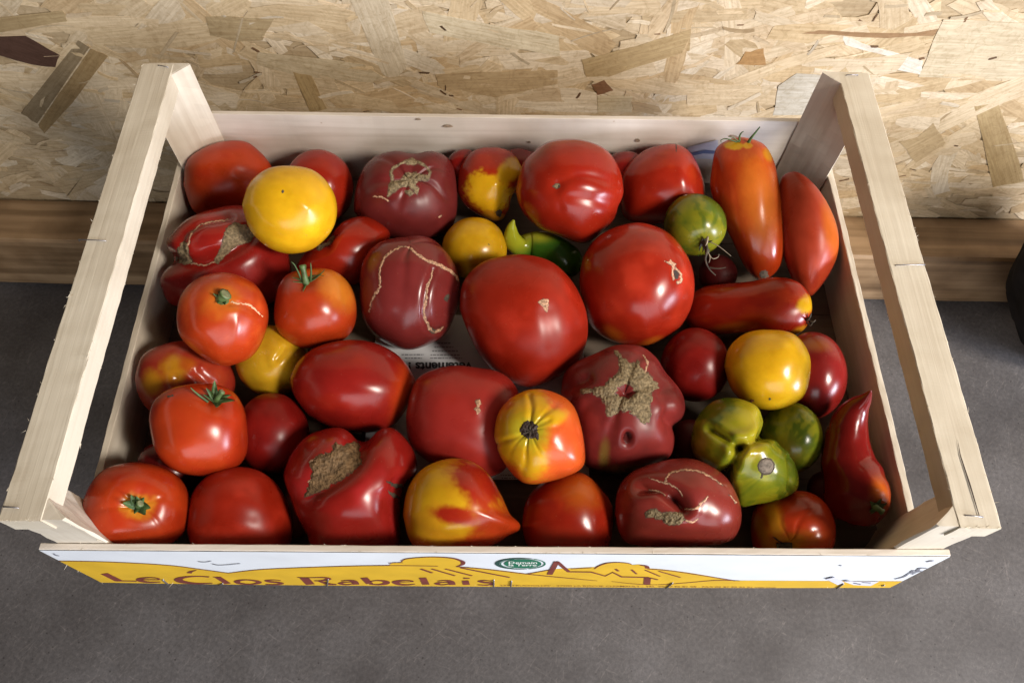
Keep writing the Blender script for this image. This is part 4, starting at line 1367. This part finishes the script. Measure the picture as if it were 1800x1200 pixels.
for pts, r, m in [([(1240, 424, .004), (1243, 440, .010), (1240, 456, .012), (1246, 472, .010), (1258, 484, .008)], .0014, M_DRY), ([(1248, 425, .004), (1265, 434, .008), (1285, 450, .008)], .0005, M_DRYPALE),
                  ([(1242, 440, .008), (1252, 454, .011), (1262, 452, .010), (1264, 446, .010)], .0005, M_DRYPALE), ([(1244, 416, .005), (1243, 426, .009), (1240, 432, .010)], .0009, M_DRYPALE),
                  ([(1246, 470, .010), (1262, 472, .012), (1276, 470, .012)], .0008, M_DRY), ([(1243, 440, .009), (1248, 452, .012), (1246, 462, .012)], .0006, M_DRYPALE)]:
    tendril('G1', pts, r, m, d0=.676)
fruit('R9', 'big red tomato right of centre with a small pitted scar near its edge', RED, (0.44, 0.035, .014), altamt=.5, lump=.035, res=(150, 104),
      outline=[(1017, 500), (1025, 450), (1050, 415), (1090, 396), (1130, 393), (1170, 408), (1200, 440), (1217, 480), (1216, 530), (1195, 575), (1160, 602), (1130, 611), (1080, 602), (1035, 570)],
      blobs=[(1070, 588, 22, 13, 20, ORANGE, .7), (1145, 602, 18, 7, -20, ORANGE, .7)], bumps=[(1187, 478, 6, 14, 0, -.03)])
patch('R9', [[(1178, 456), (1184, 462), (1188, 464), (1183, 470), (1180, 466), (1168, 459), (1177, 461)], ribbon([(1184, 466), (1182, 480), (1185, 492)], [3, 2, 3]), ribbon([(1186, 470), (1196, 480), (1197, 494), (1190, 497)], [3, 3, 4, 4])], M_PALE, .0006, step=1, rag=1)
patch('R9', [[(1185, 472), (1193, 478), (1193, 490), (1186, 490)]], M_DARK, .0001, 'pit', step=1.2)
fruit('R8', 'biggest red tomato in the middle of the crate with a wedge of cork', RED, (0.42, .03, .014), altamt=.4, mat=M_DULL, lump=.03, res=(150, 104),
      outline=[(810, 545), (815, 500), (845, 465), (890, 451), (930, 450), (975, 464), (1010, 500), (1031, 550), (1030, 600), (1005, 645), (965, 672), (925, 680), (880, 660), (840, 620)],
      creases=[([(962, 548), (968, 580), (972, 610)], 14, .02)])
patch('R8', [[(945, 530), (950, 526), (963, 525), (963, 540), (960, 548), (954, 538)]], M_PALE, .0004, step=1.2)
fruit('P2', 'dark purple tomato left of centre with long pale cracks down its sides', PURP2, PURP, altamt=.4, lump=.04, res=(150, 110), st=(722, 432), ribs=(5, .03, 1.6),
      outline=[(632, 525), (637, 470), (660, 432), (700, 416), (745, 416), (785, 440), (806, 485), (806, 530), (790, 580), (760, 605), (715, 616), (670, 600), (640, 570)],
      creases=[([(760, 475), (748, 515), (745, 555), (755, 580), (775, 580)], 5, .035)])
crack('P2', [([(703, 434), (678, 450), (668, 475), (667, 505), (655, 525), (648, 548)], [4, 4, 3.5, 4.5, 3, 1.5]), ([(722, 437), (745, 455), (770, 465), (790, 475), (806, 492)], [4, 5, 8, 6, 3]),
             ([(761, 474), (756, 492), (750, 508), (750, 525), (745, 545), (748, 562), (756, 578)], [2, 3, 4, 5, 4, 5, 7]), ([(754, 576), (762, 582), (773, 580), (779, 574)], [8, 7, 5, 1.5]), ([(703, 434), (712, 433), (722, 437)], [3, 1, 4])])
patch('P2', [[(752, 574), (762, 577), (772, 582), (762, 586), (754, 582)], [(781, 522), (788, 516), (791, 522), (786, 530), (780, 528)]], M_DRY, .0004, 'dark_scar', step=1.2)
fruit('S2', 'orange red plum tomato lying sideways beneath the upright plum, yellow at its end', RED, ORED, altamt=.5, name='plum_tomato', st=(1420, 556), lump=.03, res=(150, 100),
      outline=[(1196, 560), (1205, 525), (1235, 505), (1280, 498), (1320, 494), (1360, 488), (1395, 494), (1418, 515), (1426, 540), (1418, 570), (1400, 586), (1370, 588), (1330, 582), (1270, 588), (1225, 590)],
      blobs=[(1416, 535, 14, 16, 0, YELD, .35), (1405, 584, 18, 8, -30, GOLD, .5), (1290, 575, 36, 8, -8, ORANGE, .6)])
for pts, r in [([(1420, 562, 0), (1424, 556, .004), (1426, 550, .005)], .0012), ([(1420, 562, 0), (1428, 566, .003), (1434, 562, .003)], .0012), ([(1418, 566, 0), (1424, 572, .002), (1428, 568, .003)], .001), ([(1418, 562, 0), (1422, 560, .006)], .0016)]:
    tendril('S2', pts, r, M_DRY)
fruit('R15', 'smooth dark red tomato left of the yellow one on the right side', DRED, CRIM, lump=.02, mat=M_DULL)
fruit('R16', 'dark crimson tomato between the yellow one and the right wall', (0.22, .014, .012), DRED, lump=.02, blobs=[(1420, 605, 30, 10, 5, (0.34, .09, .015), .8)])
fruit('G3', 'round green striped tomato behind the lobed green one, near the pepper', (0.30, .30, .018), GRN, altamt=.5, name='green_tomato', zebra=(GRN, 5), lump=.04, res=(130, 90),
      blobs=[(1365, 800, 30, 30, 0, (.42, .30, .02), .9)])
fruit('G2', 'green striped tomato with bulging lobes and a grey stem scar, lower right', LGRN, GRN, altamt=.5, name='green_tomato', st=(1347, 820), zebra=(GRN, 5), lump=.03, res=(250, 190),
      outline=[(1212, 775), (1221, 735), (1250, 705), (1290, 698), (1328, 712), (1339, 738), (1336, 765), (1360, 778), (1385, 800), (1398, 828), (1398, 856), (1370, 875), (1330, 883), (1300, 887), (1286, 862), (1281, 835), (1240, 816), (1220, 800)],
      creases=[([(1250, 754), (1275, 770), (1300, 786)], 6, .15), ([(1300, 786), (1292, 808), (1274, 832)], 7, .16), ([(1345, 764), (1325, 776), (1300, 786)], 7, .13), ([(1384, 806), (1388, 830), (1386, 858)], 5, .06)],
      bumps=[(1292, 738, 36, 30, 20, .07), (1258, 792, 28, 26, 30, .05), (1342, 822, 40, 42, 0, .13), (1300, 786, 10, 10, 0, -.08), (1347, 820, 14, 14, 0, -.05)],
      blobs=[(1318, 740, 22, 26, 0, (.44, .36, .02), .9), (1320, 790, 22, 16, 0, (.42, .33, .02), .9)])
patch('G2', [ell(1347, 819, 13, 13, 20)[:-1]], M_GREYDISC, .0009, 'stem_scar', step=1.2, rag=.6)
patch('G2', [ribbon(ell(1347, 819, 14, 14, 20), 2.6, 1), ribbon([(1341, 831), (1338, 840)], [4, 2])], M_DRY, .0006, 'stem_scar_rim', step=1.0, rag=.6)
fruit('Y3', 'dull yellow tomato half buried under two orange red ones at the left', (0.55, 0.31, 0.014), (0.60, .33, .012), lump=.03, creases=[([(486, 632), (494, 622), (500, 612)], 5, .05), ([(462, 605), (470, 640)], 10, .03)])
fruit('R12', 'mottled red and yellow tomato along the left wall', (0.34, .03, .014), (0.38, .05, .014), lump=.04, res=(140, 96),
      outline=[(240, 660), (250, 625), (285, 604), (330, 600), (380, 615), (412, 650), (413, 690), (390, 725), (330, 738), (270, 725), (248, 700)],
      blobs=[(305, 650, 20, 24, 0, GOLD, .5), (268, 672, 18, 20, 0, GOLD, .5), (330, 640, 14, 10, 0, ORANGE, .6)], creases=[([(345, 655), (368, 675)], 8, .05), ([(312, 665), (330, 672)], 7, .04)], bumps=[(353, 645, 6, 6, 0, .04)])
fruit('R18', 'smooth dark red tomato behind the one with the green calyx, lower left', DRED, CRIM, lump=.02, mat=M_DULL)
fruit('RX', 'dark red tomato almost hidden low between the two calyxed ones at the front left', DRED)
fruit('R13', 'large egg shaped red tomato with an orange end, left of centre', CRIM, RED, altamt=.3, name='plum_tomato', lump=.02, res=(140, 96),
      outline=[(512, 665), (525, 635), (555, 610), (605, 597), (655, 600), (700, 622), (730, 660), (730, 685), (715, 720), (690, 750), (650, 761), (600, 756), (550, 735), (520, 700)],
      blobs=[(715, 690, 26, 55, 10, ORED, .6)], creases=[([(590, 668), (640, 678), (680, 690)], 22, -.02)])
fruit('R14', 'broad dull red tomato with a dented middle and small cork fleck, front centre', (0.30, .022, .016), RED, altamt=.25, lump=.04, res=(150, 104), mat=M_DULL,
      outline=[(714, 730), (722, 690), (740, 660), (790, 645), (840, 643), (880, 652), (908, 680), (918, 730), (905, 790), (880, 832), (820, 840), (760, 815), (722, 780)],
      bumps=[(840, 708, 34, 40, 0, -.05), (840, 714, 10, 16, 0, .04)])
patch('R14', [[(835, 704), (842, 700), (846, 708), (841, 714), (845, 722), (840, 727), (834, 720), (838, 713)]], M_PALE, .0008, step=1)
fruit('P3', 'large knobbly dusky tomato with a big star of cork around its navel', PURP2, (0.31, .035, .03), altamt=.5, lump=.05, res=(190, 140), st=(1098, 690), ribs=(6, .05, 1.4), mat=M_DULL,
      outline=[(985, 690), (1000, 650), (1040, 622), (1075, 605), (1120, 604), (1150, 622), (1170, 655), (1198, 695), (1199, 725), (1186, 750), (1182, 790), (1165, 810), (1120, 825), (1075, 832), (1030, 820), (1008, 780)],
      blobs=[(1062, 800, 8, 24, 5, (0.22, .13, .03), .7), (1100, 825, 50, 8, -5, (0.20, .12, .03), .6)],
      creases=[([(1175, 735), (1180, 748), (1190, 752)], 10, .05), ([(1030, 665), (1010, 675), (995, 685)], 12, .06), ([(1165, 690), (1172, 715), (1172, 740)], 9, .05)],
      bumps=[(1100, 688, 14, 12, 0, -.16), (1103, 769, 8, 11, 0, -.20), (1103, 769, 22, 24, 0, .05), (1180, 712, 20, 28, 0, .05), (1075, 780, 40, 36, 0, .03)])
patch('P3', [[(1079, 613), (1088, 620), (1096, 632), (1112, 640), (1120, 634), (1124, 644), (1134, 652), (1146, 664), (1158, 674), (1152, 684), (1142, 690), (1146, 700), (1140, 715), (1144, 730), (1136, 745), (1126, 738), (1118, 728),
              (1104, 722), (1088, 722), (1072, 730), (1064, 724), (1066, 712), (1058, 700), (1040, 690), (1020, 690), (1020, 684), (1045, 684), (1062, 678), (1070, 668), (1082, 660), (1090, 648), (1088, 634)]],
      M_CORK, .0010, rag=3.0, step=1.4, holes=[ell(1100, 688, 17, 13, 14)[:-1]])
crack('P3', [([(1130, 622), (1138, 636), (1136, 650), (1132, 662)], [1.5, 3, 3, 3])])
patch('P3', [[(1136, 664), (1146, 670), (1148, 677), (1140, 673)]], M_DARK, .0003, 'pit', step=1)
patch('P3', [ell(1103, 769, 7, 10, 14)[:-1]], M_PIT, .00005, 'pit', step=1.2, rag=.4)
fruit('R20', 'plain red tomato at the front beside the front left one with a stem', RED, (0.42, .03, .014), mat=M_DULL, lump=.035, res=(120, 84),
      outline=[(332, 930), (340, 870), (375, 832), (430, 821), (475, 838), (505, 880), (515, 925), (505, 965), (460, 985), (380, 985), (345, 965)], creases=[([(405, 900), (445, 908)], 12, .015)])
fruit('P4', 'two lobed deep red tomato at the front with a brown crusted cavity', CRIM, (0.36, .02, .022), altamt=.4, lump=.03, res=(190, 140),
      outline=[(503, 835), (515, 795), (545, 762), (590, 754), (628, 766), (645, 770), (668, 757), (695, 757), (725, 785), (735, 815), (725, 845), (705, 862), (704, 920), (700, 968), (640, 985), (560, 980), (538, 930), (520, 885)],
      creases=[([(640, 768), (630, 785), (628, 805), (610, 830), (580, 850), (545, 868)], 17, .13), ([(735, 850), (705, 845), (690, 850)], 8, .06)],
      bumps=[(570, 800, 45, 30, -30, .03), (680, 800, 38, 42, 0, .07), (640, 890, 60, 55, 0, .07), (587, 820, 36, 18, -40, -.12)])
patch('P4', [[(534, 874), (545, 850), (550, 828), (545, 812), (560, 800), (582, 796), (588, 778), (602, 785), (620, 776), (630, 780), (632, 795), (634, 815), (622, 826), (600, 842), (575, 856), (555, 866), (542, 870)]],
      plain('brown_cork', (0.125, 0.075, 0.036), .9, var=.5, scale=260, bump=1.0, spec=.15), .0016, rag=2.6, step=1.5)
patch('P4', [[(678, 842), (692, 850), (708, 850), (712, 856), (696, 858), (684, 850)], [(682, 862), (695, 866), (702, 876), (690, 874)]], M_DRY, .0012, 'dark_scar', step=1.3)
crack('P4', [([(543, 812), (552, 806), (572, 798)], [2, 2.5, 1.5]), ([(541, 846), (548, 842)], [3, 3])])
fruit('R21', 'red tomato with an orange crown squeezed at the front under the striped one', RED, ORED, altamt=.4, lump=.04,
      outline=[(917, 925), (922, 880), (945, 850), (985, 830), (1022, 828), (1050, 848), (1073, 885), (1075, 930), (1060, 970), (1000, 985), (940, 975)], blobs=[(1020, 860, 32, 28, 20, ORANGE, .9)])
fruit('H3', 'yellow tomato flamed with red, its nippled tip pointing right, at the front', YELD, GOLD, altamt=.4, lump=.02, res=(160, 110), name='tomato',
      outline=[(708, 905), (716, 860), (742, 823), (785, 805), (825, 808), (858, 830), (882, 870), (898, 905), (914, 918), (913, 932), (895, 940), (865, 958), (820, 972), (755, 975), (722, 950)],
      blobs=[(840, 850, 62, 32, 40, RED, .38, .45), (795, 905, 40, 16, 8, RED, .42, .4), (885, 925, 60, 42, 25, ORED, .5, .4), (845, 960, 90, 20, -8, ORED, .6, .4), (735, 965, 40, 20, 20, ORANGE, .6)])
fruit('P5', 'dusky brown red tomato with a deep central fold and curved pale cracks, at the front', (0.22, .028, .02), PURP2, altamt=.5, lump=.03, res=(180, 130),
      outline=[(1079, 905), (1085, 860), (1110, 830), (1160, 810), (1215, 806), (1255, 822), (1285, 855), (1299, 895), (1294, 930), (1270, 952), (1190, 962), (1110, 955), (1088, 935)],
      creases=[([(1130, 858), (1155, 858), (1175, 868), (1190, 880), (1200, 893)], 9, .19)], bumps=[(1187, 874, 22, 16, 35, -.20), (1235, 860, 40, 30, 20, .05), (1130, 890, 40, 30, 0, .04), (1165, 905, 30, 12, 5, -.04)])
patch('P5', [[(1135, 902), (1140, 896), (1152, 895), (1164, 902), (1180, 900), (1200, 902), (1203, 914), (1194, 922), (1176, 922), (1164, 914), (1148, 909), (1138, 908)]], M_CORK, .0013, rag=2.2, step=1.2)
crack('P5', [([(1168, 848), (1178, 832), (1200, 826), (1225, 827), (1250, 838), (1272, 854)], [3, 4, 3.5, 3.5, 3, 1.5]), ([(1140, 838), (1158, 845), (1175, 850), (1190, 858), (1200, 872)], [1, 2, 2.5, 3, 1.5]),
             ([(1203, 894), (1220, 894), (1232, 886), (1245, 872)], [3, 4, 5, 1.5]), ([(1205, 914), (1218, 917), (1228, 910)], [3, 4, 2]), ([(1140, 860), (1160, 864), (1168, 870)], [1, 2, 2]), ([(1280, 868), (1294, 884)], [1, 2])])
fruit('R22', 'ribbed red tomato with yellow shoulders low at the front right', (0.40, .035, .007), (0.42, .05, .008), altamt=.4, st=(1385, 958), dim=(.14, .35), ribs=(9, .03, 1.5), lump=.02, res=(150, 104),
      outline=[(1318, 930), (1325, 892), (1350, 868), (1390, 861), (1430, 868), (1458, 895), (1468, 930), (1460, 965), (1425, 985), (1350, 985), (1325, 965)],
      blobs=[(1360, 915, 14, 40, -10, GOLD, .7), (1340, 935, 10, 30, -20, GOLD, .7), (1420, 945, 26, 14, 0, ORANGE, .7), (1385, 955, 26, 16, 0, GOLD, .6)])
calyx('R22', 1385, 958, 14, 5, .3, .3, .5, M_DRY, stalk=(-6, 2, 14, 6, M_DRY), seed=9, name='dry_calyx')
horn('RP', 'long red pointed pepper with a bent tip along the right wall',
     [(1531, 686, 1.5, .630), (1522, 700, 9, .636), (1506, 718, 19, .643), (1493, 745, 29, .648), (1488, 775, 34, .650), (1490, 810, 40, .650), (1500, 843, 47, .649), (1507, 872, 50, .648), (1510, 898, 44, .647), (1512, 914, 30, .646), (1512, 924, 12, .646)],
     (0.15, .007, .005), blobs=[(1548, 862, 14, 26, -15, ORANGE, .6)], flute=.03)
calyx('RP', 1538, 889, 17, 5, .1, .1, .8, M_CALYX, stalk=(8, 6, 10, 5, M_STALK), seed=12)
fruit('R10', 'orange red tomato at the left with a stubby green stem and tan crack', ORED, (0.50, .08, .014), altamt=.4, st=(391, 526), dim=(.10, .22), lump=.035, res=(140, 96), shoulder=((0.55, .13, .014), .35, .25),
      outline=[(311, 560), (318, 520), (345, 490), (385, 480), (425, 485), (455, 505), (472, 545), (470, 585), (445, 625), (405, 643), (375, 638), (340, 615), (317, 590)], creases=[([(404, 533), (430, 535), (455, 550)], 6, .03)],
      bumps=[(415, 580, 9, 40, 8, .02)])
crack('R10', [([(406, 531), (422, 534)], [5, 3.5]), ([(424, 533), (440, 538), (452, 547), (461, 557)], [2, 4, 3.5, 1.5])], plain('tan_crack', (.6, .36, .2), .5, var=.2))
calyx('R10', 391, 526, 15, 6, .5, .2, .6, M_CALYX, stalk=(6, -4, 16, 10, M_STALK), seed=2)
fruit('R11', 'orange tinged tomato with an upright green stalk, left of the cracked purple one', ORED, (0.44, .04, .014), altamt=.4, st=(538, 496), dim=(.08, .25), lump=.025, res=(130, 90),
      outline=[(482, 540), (488, 505), (508, 482), (545, 472), (585, 474), (612, 495), (626, 530), (625, 570), (605, 598), (565, 611), (525, 610), (495, 588), (484, 565)],
      blobs=[(594, 500, 26, 40, -35, (0.56, .17, .015), .8), (510, 495, 20, 14, 0, (.36, .07, .05), .7)])
calyx('R11', 538, 497, 30, 5, .03, .08, .22, M_CALYX, stalk=(-4, -22, 16, 5.5, M_STALK), seed=3, angs=(8, 75, 150, 200, 275), lens=(1.35, 1.05, .8, .7, .8))
for pts, r in [([(530, 492, 0.002), (524, 478, .006), (518, 466, .009), (512, 460, .010)], .0009), ([(546, 492, 0.002), (547, 478, .007), (546, 462, .010)], .0011)]:
    tendril('R11', pts, r, M_CALYX, 'sepal')
fruit('H2', 'striped yellow and orange tomato with a black stem end, on top at the front', (0.57, .10, .014), ORED, altamt=.2, st=(930, 757), dim=(.10, .28), ribs=(9, .035, .9), lump=.03, res=(160, 110),
      outline=[(868, 765), (875, 725), (900, 695), (945, 683), (985, 693), (1010, 715), (1022, 755), (1028, 795), (1022, 822), (985, 840), (935, 852), (905, 838), (880, 805)],
      blobs=[(930, 722, 32, 40, 0, YEL, .3, .45), (972, 735, 26, 14, -15, YELD, .35, .4), (895, 770, 26, 50, 0, YELD, .35, .4), (930, 800, 36, 42, 15, YELD, .35, .5), (932, 757, 34, 32, 0, (0.50, .38, .02), .4), (1000, 790, 34, 50, 10, (0.55, .075, .014), .4), (893, 835, 28, 20, 40, ORED, .5)],
      creases=[([(932, 745), (933, 715), (930, 695)], 4, .03), ([(918, 765), (885, 775), (872, 782)], 4, .02), ([(945, 748), (965, 738)], 4, .02)])
patch('H2', [[(915, 752), (920, 742), (934, 740), (944, 746), (944, 760), (948, 774), (938, 768), (926, 770), (916, 764)]], M_DARK, .0012, 'stem_end', step=1.3, rag=1.6)
calyx('H2', 931, 757, 15, 5, .15, .1, .35, M_DRY, seed=6, name='dry_calyx')
crack('H2', [([(920, 748), (928, 752), (930, 762), (937, 768)], [2, 3, 3, 2]), ([(936, 745), (940, 752)], [2, 2])], M_DRYPALE, .0018, 'dry_flake')
fruit('Y4', 'bright yellow tomato resting on the lobed green one at the right', YEL, (0.76, .44, .012), lump=.02, res=(130, 90), outline=[(1271, 645), (1280, 610), (1310, 585), (1350, 579), (1395, 588), (1420, 620), (1423, 655), (1412, 695), (1380, 716), (1345, 720), (1310, 708), (1285, 685)],
      blobs=[(1290, 685, 24, 14, 45, (0.66, .27, .012), .8)])
patch('Y4', [[(1311, 706), (1320, 702), (1327, 703), (1322, 707), (1314, 709)]], plain('rust_scratch', (.2, .05, .015), .7, var=.3), .0003, 'scratch', step=1)
patch('Y4', [ell(1353, 701, 2, 2, 8)[:-1]], M_DRY, .0004, 'blossom_scar', step=.8, rag=.2)
fruit('R17', 'red tomato with a curled green calyx stacked at the lower left', ORED, RED, altamt=.6, st=(378, 704), dim=(.08, .3), lump=.035, res=(140, 96), sq=1.12,
      outline=[(266, 735), (275, 705), (305, 682), (355, 674), (400, 684), (425, 710), (437, 755), (430, 800), (400, 828), (355, 837), (310, 825), (278, 795), (268, 765)], bumps=[(378, 702, 26, 16, 0, -.05)])
calyx('R17', 379, 706, 25, 7, .45, .25, .6, M_CALYX, stalk=(8, -10, 16, 5, M_STALK), seed=7)
for pts, r in [([(366, 706, 0.002), (352, 696, .004), (340, 686, .006), (335, 681, .007)], .001)]:
    tendril('R17', pts, r, M_CALYX, 'sepal')
patch('R17', [ribbon([(295, 696), (305, 694)], 3)], M_DRY, .0002, 'scratch', step=1)
fruit('R19', 'glossy red tomato in the near left corner with a sunken green stem', ORED, RED, altamt=.45, st=(243, 888), dim=(.20, .36), ribs=(6, .02, 1.2), lump=.03, res=(150, 104), shoulder=((0.56, .2, .015), .27, .12),
      outline=[(142, 905), (155, 860), (185, 825), (230, 811), (275, 815), (315, 835), (338, 875), (336, 910), (318, 945), (285, 965), (230, 970), (170, 962), (146, 935)])
calyx('R19', 243, 888, 18, 8, .6, .0, .95, M_CALYX, stalk=(4, -3, 12, 6, M_STALK), seed=5)
fruit('Y1', 'large yellow tomato on top of the pile at the back left', YEL, (0.76, .43, .012), lump=.03, res=(140, 96),
      outline=[(427, 360), (440, 322), (470, 298), (510, 292), (552, 300), (582, 328), (594, 365), (585, 405), (555, 435), (515, 446), (475, 436), (442, 405)], creases=[([(515, 345), (540, 365)], 9, -.02)])
patch('Y1', [ell(497, 337, 2, 3, 8)[:-1]], M_DRY, .0004, 'blossom_scar', step=.8, rag=.2)

# ------------------------------------------------------------------ soft dark thing cut by the right edge of the picture
def dark_bundle():
    c = np.array([0.672, 0.165, -0.140])
    n, m = 60, 40
    V = []
    for i in range(m + 1):
        th = math.pi * i / m
        for j in range(n):
            f = 2 * math.pi * j / n
            d = np.array([math.sin(th) * math.cos(f), math.sin(th) * math.sin(f), math.cos(th)])
            k = 1 + .10 * mnoise.noise(Vector(d * 2.2)) + .04 * mnoise.noise(Vector(d * 6))
            q = d * k * np.array([.085, .075, .159])
            V.append(q + np.array([-.42 * q[2], 0, 0]))
    F = [(i * n + j, i * n + (j + 1) % n, (i + 1) * n + (j + 1) % n, (i + 1) * n + j) for i in range(m) for j in range(n)]
    ob = link('dark_bundle', V, F, M_BLACK, smooth=True)
    ob.location = c
    tag(ob, 'soft black bundle cut off by the right edge of the photo, beside the timber beam', 'bundle')
dark_bundle()
